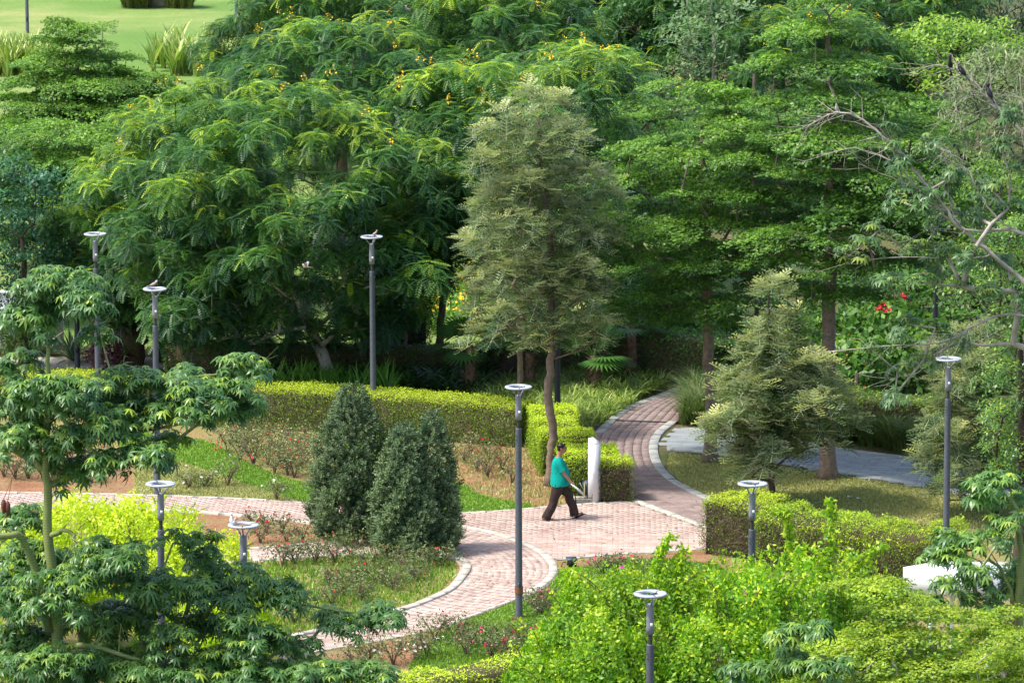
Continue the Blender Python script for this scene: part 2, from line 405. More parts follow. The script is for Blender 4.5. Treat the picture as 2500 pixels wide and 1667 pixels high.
BT = (np.array([(-.5, -.5, 0), (.5, -.5, 0), (.5, .5, 0), (-.5, .5, 0), (-.47, -.46, 1), (.47, -.46, 1), (.47, .46, 1), (-.47, .46, 1.0)]),
      np.array([(4, 5, 6, 7), (0, 1, 5, 4), (1, 2, 6, 5), (2, 3, 7, 6), (3, 0, 4, 7)]))
_rn = np.random.default_rng(5)
def brick_shared(nm, m, k=6):
    return [mesh_np(nm, BT[0], BT[1], np.full(8, (i + .5) / k), None, [m]) for i in range(k)]
def lay(parent, cen, ang, L, W, hgt, m, piece, nm_stuff, seed=0, nsingle=300, z0=.012):
    """bricks: centre (n,2), angle (n), lengths; the ones nearest the camera are objects, the rest one stuff part"""
    r = np.random.default_rng(seed); n = len(cen); t = r.random(n)
    L = np.broadcast_to(L, (n,)); W = np.broadcast_to(W, (n,)); hh = hgt + r.normal(0, .0016, n)
    vis = in_frame(np.column_stack([cen, np.zeros(n)]), 0)
    order = np.lexsort((cen[:, 1], ~vis)); sing = order[:nsingle]; rest = order[nsingle:]
    ms = brick_shared(piece, m)
    for i in sing:
        o = bpy.data.objects.new(piece, ms[int(t[i] * 5.99)]); link(o, parent)
        o.location = (cen[i, 0], cen[i, 1], z0); o.rotation_euler = (r.normal(0, .006), r.normal(0, .006), ang[i]); o.scale = (L[i], W[i], hh[i])
    if len(rest):
        c, s = np.cos(ang[rest]), np.sin(ang[rest]); z = np.zeros(len(rest))
        R = np.stack([np.stack([c * L[rest], -s * W[rest], z], 1), np.stack([s * L[rest], c * W[rest], z], 1), np.stack([z, z, hh[rest]], 1)], 1)
        a = Acc(); a.scatter(BT, np.column_stack([cen[rest], np.full(len(rest), z0)]), R, 1.0, t[rest])
        a.obj(nm_stuff, m, parent, kind='stuff')
def ribbon_bricks(name, Lp, Rp, m, mj, cw=.17, rl=.23, cg=.016, seed=0, label=None, zbase=.008, single=300):
    n0 = max(len(Lp), len(Rp)); Lr = resample(Lp, n0); Rr = resample(Rp, n0)
    C = (Lr + Rr) / 2; S = np.concatenate([[0], np.cumsum(np.linalg.norm(np.diff(C, axis=0), axis=1))])
    width = np.linalg.norm(Rr - Lr, axis=1).mean(); nc = max(2, int(round(width / cw)))
    V = []; F = []
    for i in range(n0): V += [(Lr[i][0], Lr[i][1], zbase), (Rr[i][0], Rr[i][1], zbase)]
    for i in range(n0 - 1): F.append((2 * i, 2 * i + 1, 2 * i + 3, 2 * i + 2))
    V = np.array(V); F = np.array(F)
    v = V[F[0]]
    if np.cross(v[1] - v[0], v[2] - v[0])[2] < 0: F = F[:, ::-1]
    root = Acc().raw(V, F).obj(name, mj, kind='structure', label=label)
    cen = []; ang = []; LL = []; WW = []
    for c in range(nc):
        f0 = (c + .5) / nc; P = Lr * (1 - f0) + Rr * f0
        s = np.concatenate([[0], np.cumsum(np.linalg.norm(np.diff(P, axis=0), axis=1))])
        k = np.arange((.5 if c % 2 else 0) * rl, s[-1] - rl / 2, rl) + rl / 2
        x = np.interp(k, s, P[:, 0]); y = np.interp(k, s, P[:, 1]); x2 = np.interp(k + .05, s, P[:, 0]); y2 = np.interp(k + .05, s, P[:, 1])
        wl = np.interp(k, s, np.linalg.norm(Rr - Lr, axis=1)) / nc
        cen.append(np.stack([x, y], 1)); ang.append(np.arctan2(y2 - y, x2 - x)); LL.append(np.full(len(k), rl - .012)); WW.append(wl - cg)
    cen = np.concatenate(cen); ok = in_frame(np.column_stack([cen, np.zeros(len(cen))]), 80)
    lay(root, cen[ok], np.concatenate(ang)[ok], np.concatenate(LL)[ok], np.concatenate(WW)[ok], .022, m, 'brick', 'bricks', seed, single, zbase + .002)
    return root
def poly_bricks(name, poly, m, mj, l=.23, wd=.115, ang=0.0, seed=0, label=None, zbase=.008, piece='brick', single=300, gap=.013, bond=.5, hgt=.022):
    poly = np.asarray(poly); root = sheet(name, poly, zbase, mj, label)
    c, s = math.cos(-ang), math.sin(-ang); Rp = poly @ np.array([[c, s], [-s, c]])
    x0, y0 = Rp.min(0); x1, y1 = Rp.max(0); pts = []
    for j, y in enumerate(np.arange(y0 + wd / 2, y1, wd)):
        x = np.arange(x0 + (bond * l if j % 2 else 0), x1, l); pts.append(np.stack([x, np.full(len(x), y)], 1))
    pts = np.concatenate(pts); pts = pts @ np.array([[c, -s], [s, c]])
    ok = inside(pts, poly) & in_frame(np.column_stack([pts, np.zeros(len(pts))]), 60); pts = pts[ok]
    lay(root, pts, np.full(len(pts), ang), l - gap, wd - gap, hgt, m, piece, piece + 's', seed, single, zbase + .002)
    return root
def kerb(name, line, width, hgt, m, side=1, piece=.55, label=None, seed=1, z0=0.0):
    """kerb stones along a line, each a part; side +1: the stones lie to the left of the line"""
    P = smooth_line(line, .1); S = np.concatenate([[0], np.cumsum(np.linalg.norm(np.diff(P, axis=0), axis=1))])
    tg = np.gradient(P, axis=0); tg /= np.linalg.norm(tg, axis=1)[:, None]; nr = np.stack([-tg[:, 1], tg[:, 0]], 1) * side
    root = props(link(bpy.data.objects.new(name, None)), label, kind='structure'); r = np.random.default_rng(seed)
    if label is None: root['label'] = 'kerb of pale concrete stones along the path'
    n = max(1, int(S[-1] / piece)); e = np.linspace(0, S[-1], n + 1)
    for i in range(n):
        q = np.linspace(e[i] + .004, e[i + 1] - .004, 4)
        x = np.interp(q, S, P[:, 0]); y = np.interp(q, S, P[:, 1]); nx = np.interp(q, S, nr[:, 0]); ny = np.interp(q, S, nr[:, 1])
        A = np.stack([x, y], 1); B = A + np.stack([nx, ny], 1) * width; h = z0 + hgt + r.normal(0, .003); V = []
        for k in range(4):
            mid = (A[k] + B[k]) / 2
            V += [(*A[k], z0 - .02), (*(A[k]), h - .012), (*(mid + (A[k] - mid) * .88), h), (*(mid + (B[k] - mid) * .88), h), (*B[k], h - .012), (*B[k], z0 - .02)]
        F = []
        for k in range(3):
            for j in range(5): F.append((k * 6 + j, k * 6 + j + 1, k * 6 + j + 7, k * 6 + j + 6))
        F += [(0, 1, 4, 5), (1, 2, 3, 4), (18, 23, 22, 19), (19, 22, 21, 20)]
        F = np.array(F)
        if side > 0: F = F[:, ::-1]
        Acc().raw(V, F, r.random()).obj('kerb_stone', m, root)
    return root

# ground
me = bpy.data.meshes.new('ground'); s = 900
me.from_pydata([(-s, 20, 0), (s, 20, 0), (s, 1600, 0), (-s, 1600, 0)], [], [(0, 1, 2, 3)]); me.materials.append(M['litter'])
props(link(bpy.data.objects.new('ground', me)), kind='structure', label='dark leaf littered ground below the trees')
sheet('far_lawn', [(-120, 124.3), (9, 124.3), (6, 140), (-2, 185), (-5, 420), (-150, 420)], .004, M['farlawn'], 'wide bright mown lawn beyond the trees')
# beds and lawns (each sheet 4 mm above the last)
sheet('garden_soil', gp([(-200, 1000), (1300, 1075), (1560, 1235), (1760, 1345), (2600, 1330), (2700, 1900), (-300, 1900)]), .002, M['soilgrass'], 'weedy planting bed soil between the paths')
sheet('red_soil', gp([(1095, 1095), (1300, 1080), (1350, 1180), (1400, 1233), (1306, 1241), (1174, 1208), (1100, 1180)]), .004, M['soil'], 'bare red soil of the rose bed by the hedge')
sheet('red_soil', gp([(-100, 1090), (310, 1100), (330, 1205), (-100, 1204)]), .004, M['soil'], 'bare red soil left of the golden shrub')
sheet('red_soil', gp([(440, 1252), (549, 1257), (766, 1278), (1000, 1291), (893, 1316), (625, 1337), (480, 1346)]), .004, M['soil'], 'red soil wedge between the two brick paths')
sheet('red_soil', gp([(780, 1597), (855, 1582), (1038, 1548), (1075, 1600), (900, 1650), (700, 1680)]), .004, M['soil'], 'red soil strip beside the lower path')
sheet('red_soil', gp([(1362, 1372), (1502, 1357), (1700, 1345), (1770, 1350), (1800, 1400), (1700, 1382), (1500, 1372), (1370, 1392)]), .004, M['soil'], 'red soil strip below the crossing path')
LAWNS = [
    ([(300, 1050), (451, 1068), (523, 1085), (617, 1136), (744, 1179), (850, 1165), (1000, 1150), (1110, 1174), (1174, 1208), (1251, 1225), (1306, 1240), (1119, 1254), (950, 1247), (766, 1231), (700, 1215), (595, 1179), (425, 1123), (300, 1110)], 'curving strip of bright green lawn above the brick path'),
    ([(780, 1058), (990, 1062), (1010, 1120), (900, 1150), (800, 1100)], 'patch of green lawn between hedge and conifers'),
    ([(1365, 1396), (1480, 1376), (1600, 1364), (1760, 1385), (1800, 1440), (1600, 1500), (1300, 1480), (1330, 1440)], 'small green lawn below the crossing path'),
    ([(1110, 1525), (1200, 1492), (1290, 1462), (1400, 1480), (1400, 1600), (1200, 1625), (1000, 1640), (1060, 1560)], 'green lawn around the tall grey lamp post')]
for P_, lb in LAWNS: sheet('lawn', smooth_line(gp(P_ + [P_[0]]), .4)[:-1], .008, M['lawn'], lb)
DRY = [([(1634, 1107), (1719, 1112), (2042, 1159), (2259, 1195), (2560, 1250), (2560, 1345), (2300, 1330), (1900, 1300), (1745, 1240), (1665, 1178), (1628, 1148)], 'olive dry lawn between brick path and grey walk'),
       ([(330, 1125), (425, 1125), (595, 1181), (755, 1229), (560, 1218), (451, 1213), (330, 1208)], 'dry straw coloured grass beside the path')]
for P_, lb in DRY: sheet('dry_lawn', gp(P_), .008, M['drylawn'], lb)

# brick paths
CO = [(985, 1284), (1125, 1286), (1195, 1298), (1264, 1319), (1323, 1345), (1353, 1370), (1361, 1391), (1353, 1413), (1323, 1438), (1281, 1457), (1153, 1506), (1038, 1544), (855, 1578), (779, 1593), (600, 1640), (400, 1700)]
CI = [(1010, 1352), (1085, 1361), (1118, 1372), (1130, 1388), (1121, 1408), (1089, 1442), (1025, 1472), (962, 1493), (770, 1542), (715, 1553), (560, 1590), (300, 1640)]
co = smooth_line(gp(CO)); ci = smooth_line(gp(CI))
ribbon_bricks('curved_brick_path', ci, co, M['brick'], M['joint'], seed=1, label='pink brick path curving round the rose bed in the foreground')
ML = [(1900, 890), (1757, 918), (1690, 937), (1600, 972), (1527, 1000), (1480, 1033), (1450, 1062), (1440, 1100), (1455, 1150), (1500, 1198), (1540, 1223), (1620, 1253), (1706, 1284), (1800, 1305), (1950, 1330)]
MR = [(2000, 900), (1850, 912), (1770, 935), (1715, 965), (1680, 1000), (1653, 1033), (1623, 1056), (1609, 1079), (1608, 1111), (1623, 1145), (1652, 1173), (1700, 1200), (1745, 1220), (1850, 1255), (2050, 1300)]
ml = smooth_line(gp(ML)); mr = smooth_line(gp(MR))
ribbon_bricks('main_brick_path', ml, mr, M['brick_f'], M['joint'], seed=2, cw=.19, cg=.026, zbase=.010, label='dusky red brick path curving away between hedge and lawn')
A_TOP = [(-80, 1203), (55, 1206), (300, 1210), (451, 1215), (553, 1219), (766, 1232), (950, 1248), (1119, 1255), (1250, 1248), (1393, 1236), (1540, 1227)]
A_BOT = [(-80, 1237), (200, 1240), (430, 1248), (549, 1255), (766, 1277), (900, 1284), (985, 1284)]
CROSS_R = [(1540, 1227), (1620, 1257), (1706, 1288), (1790, 1312), (1790, 1338), (1700, 1341), (1623, 1346), (1502, 1353), (1356, 1367)]
plaza = gp(A_TOP) + gp(CROSS_R)[1:] + gp([(1323, 1345), (1264, 1319), (1195, 1298), (1125, 1286)]) + gp(A_BOT[::-1])
poly_bricks('crossing_brick_path', plaza, M['brick'], M['joint'], ang=math.radians(-1.5), gap=.010, seed=3, label='wide pink brick path crossing where the man walks', wd=.115)
B_TOP = [(430, 1356), (625, 1340), (893, 1318), (985, 1284)]; B_BOT = [(430, 1392), (600, 1375), (638, 1372), (915, 1354), (1010, 1352)]
poly_bricks('lower_brick_path', gp(B_TOP) + gp(B_BOT[::-1]), M['brick'], M['joint'], ang=math.radians(5), seed=4, zbase=.006, label='narrow pink brick path leading left below the conifers')
poly_bricks('side_brick_pavement', gp([(1300, 1020), (1420, 1026), (1462, 1030), (1440, 1060), (1300, 1060)]), M['brick_f'], M['joint'], seed=6, label='brick pavement corner behind the stepped hedge', single=60)
# kerbs
kerb('kerb', gp(CI), .17, .07, M['cream'], +1, label='pale kerb on the inner side of the curved path')
kerb('kerb', gp(CO[1:10]), .17, .05, M['cream'], -1, label='pale curved kerb between crossing path and curved path')
kerb('kerb', gp(CO[9:]), .07, .035, M['cream'], -1, label='thin pale edging of the lower path')
kerb('kerb', gp(A_TOP), .08, .04, M['cream'], +1, label='thin kerb along the far edge of the crossing path')
kerb('kerb', gp(A_BOT[:5]), .14, .05, M['cream'], -1, label='kerb on the near side of the upper left path')
kerb('kerb', gp(B_TOP[:3]), .10, .05, M['cream'], -1, label='kerb on the far side of the lower left path')
kerb('kerb', gp(B_BOT[:4]), .10, .05, M['cream'], +1, label='kerb on the near side of the lower left path')
kerb('kerb', gp([(1356, 1368), (1502, 1354), (1623, 1347), (1700, 1342), (1780, 1340)]), .05, .03, M['cream'], -1, label='thin edging below the crossing path')
kerb('kerb', gp([(1540, 1224), (1620, 1254), (1706, 1285), (1800, 1308), (1900, 1328)]), .17, .045, M['cream'], +1, label='pale kerb between crossing path and main path')
kerb('kerb', gp([(1800, 902), (1757, 914), (1690, 933), (1600, 968), (1527, 996), (1480, 1030), (1450, 1060)]), .22, .045, M['greykerb'], +1, label='grey kerb on the left of the main path')
kerb('kerb', gp(MR[5:14]), .22, .045, M['greykerb'], -1, label='grey kerb on the right of the main path')
# grey walk
GW_T = [(1628, 1101), (1628, 1078), (1642, 1058), (1660, 1046), (1753, 1052), (2089, 1100), (2280, 1126), (2560, 1185)]; GW_B = [(1636, 1101), (1719, 1107), (2042, 1154), (2259, 1190), (2560, 1245)]
poly_bricks('grey_stone_walk', gp(GW_T) + gp(GW_B[::-1]), M['slab'], M['jointg'], l=.6, wd=.30, ang=math.radians(-14), seed=7, gap=.012, piece='stone_slab', label='grey stone slab walk behind the silver oaks', bond=.35, hgt=.02)
kerb('kerb', gp(GW_B), .20, .035, M['greykerb'], +1, piece=.9, label='grey edging on the near side of the stone walk')
kerb('kerb', gp(GW_T[3:]), .20, .035, M['greykerb'], -1, piece=.9, label='grey edging on the far side of the stone walk')
# far beige path behind the dark hedge and the one at the top left
sheet('far_path', [(-60, 121.0), (60, 121.0), (60, 122.6), (-60, 122.6)], .012, M['cream'], 'beige path running behind the dark hedge')
sheet('far_path', [tuple(p) for p in gp([(-200, 92), (110, 100), (120, 108), (-200, 112)])], .012, M['cream'], 'pale path at the edge of the far lawn')
# drain slot across the main path
d0, d1 = G(1475, 1029), G(1660, 1035); Acc().box(((d0[0] + d1[0]) / 2, (d0[1] + d1[1]) / 2, .036), (np.linalg.norm(d1 - d0), .12, .012), math.atan2(d1[1] - d0[1], d1[0] - d0[0])).obj('drain_channel', M['drain'], kind='structure', label='dark drain slot across the brick path')

# grass blades on the lawns
BL = (np.array([(-.5, 0, 0), (.5, 0, 0), (.35, .25, .6), (-.1, .45, 1.0)]), np.array([(0, 1, 2, 3)]))
def blades(name, poly, n, hgt, wd, m, seed, label, keep=None):
    r = np.random.default_rng(seed); poly = np.asarray(poly); lo, hi = poly.min(0), poly.max(0)
    p = r.uniform(lo, hi, (n * 3, 2)); p = p[inside(p, poly)][:n]
    if keep is not None: p = p[keep(p)]
    k = len(p); R = frames(np.stack([r.normal(0, .35, k), r.normal(0, .35, k), np.ones(k)], 1), r.uniform(0, 2 * PI, k))
    hh = hgt * r.uniform(.5, 1.3, k); R = R * np.stack([wd / hh, wd / hh, np.ones(k)], 1)[:, None, :]
    Acc().scatter(BL, np.column_stack([p, np.full(k, .005)]), R, hh, np.clip(r.normal(.45, .28, k), 0, 1)).obj(name, m, kind='stuff', label=label)
for i, ((P_, lb), n) in enumerate(zip(LAWNS, (36000, 5000, 12000, 14000))):
    blades('lawn_grass', smooth_line(gp(P_ + [P_[0]]), .4), n, .055, .03, M['lawnblade'], 30 + i, 'short blades of the ' + lb.replace('curving strip of ', 'curving ').replace('patch of ', ''))
blades('dry_grass', gp(DRY[0][0]), 30000, .05, .03, M['dryblade'], 40, 'short dry blades of the olive lawn')
blades('dry_grass', gp(DRY[1][0]), 7000, .05, .03, M['dryblade'], 41, 'dry straw blades beside the upper path')
BED3 = gp([(430, 1394), (638, 1375), (915, 1357), (1081, 1364), (1110, 1376), (1116, 1390), (1108, 1408), (1078, 1440), (1015, 1468), (765, 1538), (560, 1582), (300, 1600)])
blades('bed_weeds', BED3, 9000, .11, .035, M['lawnblade'], 42, 'weeds and dry grass in the rose bed inside the curved path')
blades('bed_weeds', gp([(1095, 1095), (1300, 1080), (1350, 1180), (1400, 1230), (1306, 1238), (1174, 1205), (1100, 1180)]), 1800, .09, .035, M['dryblade'], 43, 'sparse weeds on the red soil bed')
# ================================================================= FOLIAGE TEMPLATES
def quadleaf(L, W, p=(0, 0, 0), fold=.0):
    """one leaf along +X"""
    p = np.array(p, float); return np.array([(0, 0, 0), (L * .45, -W / 2, fold), (L, 0, 0), (L * .45, W / 2, fold)]) + p
def tm_join(parts):
    V = []; F = []; n = 0
    for v, f in parts: V.append(v); F.append(np.asarray(f) + n); n += len(v)
    return np.concatenate(V), np.concatenate(F)
def tm_frond(L=.42, pairs=8, ll=.095, lw=.036, droop=.5, fold=.15):
    """pinnate leaf along +X, arching down"""
    P = []
    s = (np.arange(pairs) + 1.0) / pairs
    pts = np.stack([L * s * (1 - .18 * droop * s), 0 * s, -droop * L * .55 * s ** 2], 1)
    tg = nrm(np.gradient(pts, axis=0))
    for i in range(pairs):
        sc = (.75 + .25 * math.sin(PI * (i + .5) / pairs)) * (.7 if i == pairs - 1 else 1)
        for sd in (-1, 1):
            d = nrm(tg[i] * .45 + np.array((0, sd * 1.0, -fold))); side = nrm(np.cross(d, (0, 0, 1.0)))
            a = pts[i]; t = a + d * ll * sc; mdl = a + d * ll * sc * .5
            q = np.array([a, mdl - side * lw / 2, t, mdl + side * lw / 2])
            if np.cross(q[1] - q[0], q[2] - q[0])[2] < 0: q = q[::-1]
            P.append((q, [(0, 1, 2, 3)]))
    P.append((np.array([(0, -.004, 0), (0, .004, 0), pts[-1] + (0, .003, 0), pts[-1] + (0, -.003, 0)]), [(0, 1, 2, 3)]))
    return tm_join(P)
def tm_palmate(n=7, L=.15, W=.05, droop=.55, stalk=.0):
    """leaflets spread from one point, normal +Z; x is the outward direction"""
    P = []
    for i in range(n):
        a = (i - (n - 1) / 2) * (2 * PI * .86 / n); l = L * (1.0 - .28 * abs(i - (n - 1) / 2) / ((n - 1) / 2))
        c, s = math.cos(a), math.sin(a)
        pts = [(0, 0, 0), (l * .5, 0, -droop * l * .12), (l, 0, -droop * l * .55)]
        v = np.array([(0, -.004, 0), (0, .004, 0), (pts[1][0], W / 2, pts[1][2] - .004), (pts[1][0], -W / 2, pts[1][2] - .004), (pts[2][0], 0.003, pts[2][2]), (pts[2][0], -.003, pts[2][2])])
        R = np.array([(c, -s, 0), (s, c, 0), (0, 0, 1)]); v = v @ R.T
        P.append((v, [(0, 3, 2, 1), (3, 5, 4, 2)]))
    return tm_join(P)
def tm_rosette(n=7, L=.06, W=.028, up=.5, seed=0):
    r = np.random.default_rng(seed); P = []
    for i in range(n):
        a = 2 * PI * i / n + r.uniform(-.3, .3); e = up * r.uniform(.3, 1.4)
        v = quadleaf(L * r.uniform(.8, 1.2), W); ce, se = math.cos(e), math.sin(e); Ry = np.array([(ce, 0, -se), (0, 1, 0), (se, 0, ce)])
        c, s = math.cos(a), math.sin(a); Rz = np.array([(c, -s, 0), (s, c, 0), (0, 0, 1)]); P.append(((v @ Ry.T) @ Rz.T, [(0, 1, 2, 3)]))
    return tm_join(P)
def tm_plate(n=16, rad=.13, L=.05, W=.028, seed=0, zt=.035):
    """a little flat spray of tiny leaves"""
    r = np.random.default_rng(seed); P = []
    for i in range(n):
        rr = rad * math.sqrt(r.random()); a = r.uniform(0, 2 * PI); v = quadleaf(L, W); b = r.uniform(0, 2 * PI); e = r.uniform(-.2, .9)
        ce, se = math.cos(e), math.sin(e); Ry = np.array([(ce, 0, -se), (0, 1, 0), (se, 0, ce)]); c, s = math.cos(b), math.sin(b)
        v = (v @ Ry.T) @ np.array([(c, -s, 0), (s, c, 0), (0, 0, 1)]).T + (rr * math.cos(a), rr * math.sin(a), r.normal(0, zt)); P.append((v, [(0, 1, 2, 3)]))
    return tm_join(P)
def tm_spray(n=10, L=.3, sl=.09, sw=.022, seed=0, spread=.5):
    """upright feathery shoot along +Z (silver oak, conifer)"""
    r = np.random.default_rng(seed); P = []
    for i in range(n):
        z = L * (i + .5) / n; a = i * 2.4 + r.uniform(-.3, .3); e = spread + r.uniform(-.2, .3)
        d = np.array((math.cos(a) * math.cos(e), math.sin(a) * math.cos(e), math.sin(e))); l = sl * (1.1 - .5 * i / n); side = nrm(np.cross(d, (0, 0, 1.0)))
        o = np.array((0, 0, z)); P.append((np.array([o, o + d * l * .5 - side * sw / 2, o + d * l, o + d * l * .5 + side * sw / 2]), [(0, 1, 2, 3)]))
    return tm_join(P)
def tm_blade(L=.5, W=.03, bend=.8, seg=3):
    s = np.linspace(0, 1, seg + 1); th = bend * s * 1.5
    x = np.concatenate([[0], np.cumsum(np.sin((th[1:] + th[:-1]) / 2) * L / seg)]); z = np.concatenate([[0], np.cumsum(np.cos((th[1:] + th[:-1]) / 2) * L / seg)])
    w_ = W * np.array([.8, 1.0, .75, .08] if seg == 3 else np.interp(s, [0, .3, .7, 1], [.8, 1, .75, .08])) / 2
    V = []
    for i in range(seg + 1): V += [(x[i], -w_[i], z[i]), (x[i], w_[i], z[i])]
    return np.array(V), np.array([(2 * i, 2 * i + 1, 2 * i + 3, 2 * i + 2) for i in range(seg)])
FR = tm_frond(.37, 7, .095, .040, .65); FR_far = tm_frond(.55, 6, .13, .05)
FR_silver = tm_frond(.34, 5, .13, .036, .35, -.25)
PALM = tm_palmate(7, .155, .040, .95); PALM6 = tm_palmate(6, .14, .045, .7)
ROS = tm_rosette(7, .05, .026, .6); PLATE = tm_plate()
JT = tm_spray(9, .13, .07, .022, 1, .75)
LEAF1 = (quadleaf(1, .5, fold=-.08), np.array([(0, 1, 2, 3)]))
LEAFN = (quadleaf(1, .17), np.array([(0, 1, 2, 3)]))
BLOSSOM = tm_rosette(5, .05, .045, .5, 3)

# ================================================================= TREES
def prof_px(base, rows, sh=0.0):
    """outline rows (py, x left, x right) in the picture at the tree's own distance -> (z, x offset, half width) in metres"""
    out = []
    for py, xl, xr in rows:
        a = Q(xl, py, base[1]); b = Q(xr, py, base[1]); out.append((a[2], (a[0] + b[0]) / 2 - base[0], max(.08, (b[0] - a[0]) / 2 - sh)))
    out = np.array(sorted(out)); out[-1, 0] -= sh * .6; return out
def lobes_from(prof, spacing, seed, shell=.62, front=.55, depth=.9, nmax=400, flat=1.0, jit=.12):
    r = np.random.default_rng(seed); z0, z1 = prof[0, 0], prof[-1, 0]; out = []
    for k in range(26000):
        z = r.uniform(z0, z1); rr = np.interp(z, prof[:, 0], prof[:, 2]); cx = np.interp(z, prof[:, 0], prof[:, 1])
        if r.random() > (rr / prof[:, 2].max()) ** .7: continue
        a = r.uniform(0, 2 * PI); q = rr * r.uniform(shell, 1.0) * (1 + jit * math.sin(3 * a + z * 1.7 + seed) + jit * math.sin(5 * a - z * 2.3))
        if z > z1 - .18 * (z1 - z0): q = rr * math.sqrt(r.random())
        p = np.array((cx + q * math.cos(a), depth * q * math.sin(a), z))
        if p[1] > .35 * rr and r.random() < front: continue
        if out:
            d = (np.array(out) - p) * (1, 1, 1 / flat)
            if (d ** 2).sum(1).min() < spacing ** 2: continue
        out.append(p)
        if len(out) >= nmax: break
    return np.array(out)
def branches(trunk, lobes, rt=.012, expo=.42, seed=0, upbias=.6, maxr=None, sag=0.0):
    """joins every lobe centre to the nearest limb already grown, limbs thicken with what they carry; returns P0,P1,r0,r1"""
    r = np.random.default_rng(seed); nodes = [np.array(p, float) for p in trunk]; par = [-1] + list(range(len(trunk) - 1)); nt_ = len(trunk)
    fork = nodes[max(0, nt_ // 3)]
    order = np.argsort(np.linalg.norm((lobes - fork) * (1, 1, .7), axis=1)); tips = []
    for i in order:
        p = lobes[i]; A = np.array(nodes); d = p - A; dist = np.linalg.norm(d, axis=1)
        cost = dist * (1 + upbias * np.clip((A[:, 2] - p[2]) / (dist + .01), -.3, 1)); cost[0] += 3
        k = int(cost.argmin()); n = max(1, int(dist[k] / .45)); prev = k; a = nodes[k]
        for j in range(1, n + 1):
            t = j / n; q = a + (p - a) * t + r.normal(0, .05, 3) * (1 if j < n else 0); q[2] += .12 * dist[k] * math.sin(PI * t) * (1 - sag)
            nodes.append(q); par.append(prev); prev = len(nodes) - 1
        tips.append(prev)
    cnt = np.zeros(len(nodes)); cnt[tips] += 1
    for i in range(len(nodes) - 1, 0, -1): cnt[par[i]] += cnt[i]
    nodes = np.array(nodes); par = np.array(par); idx = np.arange(nt_, len(nodes)); rad = rt * np.maximum(cnt, 1) ** expo
    if maxr: rad = np.minimum(rad, maxr)
    return nodes[par[idx]], nodes[idx], np.minimum(rad[par[idx]], rad[idx] * 1.5), rad[idx]
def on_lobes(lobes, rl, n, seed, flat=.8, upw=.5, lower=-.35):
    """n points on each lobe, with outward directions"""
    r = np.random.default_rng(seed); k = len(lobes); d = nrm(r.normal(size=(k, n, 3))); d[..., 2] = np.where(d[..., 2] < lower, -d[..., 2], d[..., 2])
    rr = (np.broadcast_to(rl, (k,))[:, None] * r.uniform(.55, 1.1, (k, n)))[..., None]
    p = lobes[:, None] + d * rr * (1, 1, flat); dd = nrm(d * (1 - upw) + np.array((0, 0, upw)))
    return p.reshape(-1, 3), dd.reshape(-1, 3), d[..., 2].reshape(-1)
def expand(pos, dirs, n, seed, elev=(.1, .5), r0=.02):
    """n leaves round each shoot: X of a leaf points outward, Z up"""
    r = np.random.default_rng(seed); k = len(pos); R = frames(dirs, r.uniform(0, 2 * PI, k))
    a = (np.arange(n) * 2 * PI / n)[None] + r.uniform(-.35, .35, (k, n)); e = r.uniform(*elev, (k, n))
    l = np.stack([np.cos(a) * np.cos(e), np.sin(a) * np.cos(e), np.sin(e)], 2); g = np.einsum('kij,knj->kni', R, l).reshape(-1, 3)
    p = np.repeat(pos, n, 0) + g * r0; zz = np.repeat(nrm(dirs * .4 + np.array((0, 0, .8))), n, 0)
    return p, frames_x(g, zz)
TINTS = 5
def singles(name, tm, m, parent, base, pos, R, sc, tint, nmax=300, y_only=False):
    """the nearest leaves in view become part objects that share meshes; returns the mask of the others"""
    W = pos + np.asarray(base); ok = in_frame(W, 0); key = W[:, 1] + np.where(ok, 0, 1e4); order = np.argsort(key)[:nmax]
    ms = [mesh_np(name, tm[0], tm[1], np.full(len(tm[0]), (i + .5) / TINTS), None, [m]) for i in range(TINTS)]
    sc = np.broadcast_to(sc, (len(pos),)); tint = np.broadcast_to(tint, (len(pos),))
    for i in order:
        o = bpy.data.objects.new(name, ms[int(min(.999, max(0, tint[i])) * TINTS)]); link(o, parent)
        mm = Matrix.Identity(4)
        for a in range(3):
            for b in range(3): mm[a][b] = R[i, a, b] * sc[i]
            mm[a][3] = pos[i, a]
        o.matrix_local = mm
    msk = np.ones(len(pos), bool); msk[order] = False; return msk

def pad_mesh(name, m, seed, tb, n=720, R=.64, L=.085, W=.052):
    r = np.random.default_rng(seed); a = r.uniform(0, 2 * PI, n); q = R * np.sqrt(r.random(n)) * (1 + .22 * np.sin(3 * a + seed) + .16 * np.sin(7 * a + 2 * seed)); z = .05 * np.cos(q / R * 1.6) - .07 * (q / R) ** 2 + .05 * np.sin(q * 9 + a * 4) + r.normal(0, .035, n)
    P = np.stack([q * np.cos(a), q * np.sin(a), z], 1); up = nrm(r.normal(0, .55, (n, 3)) + np.stack([.3 * np.cos(a), .3 * np.sin(a), np.ones(n)], 1)); x = nrm(np.cross(up, r.normal(size=(n, 3))))
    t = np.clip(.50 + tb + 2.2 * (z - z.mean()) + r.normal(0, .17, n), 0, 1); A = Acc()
    A.scatter((quadleaf(1, W / L, fold=-.06), np.array([(0, 1, 2, 3)])), P, frames_x(x, up), L * r.uniform(.7, 1.3, n), t); return A.mesh(name, [m])
PADS = {}
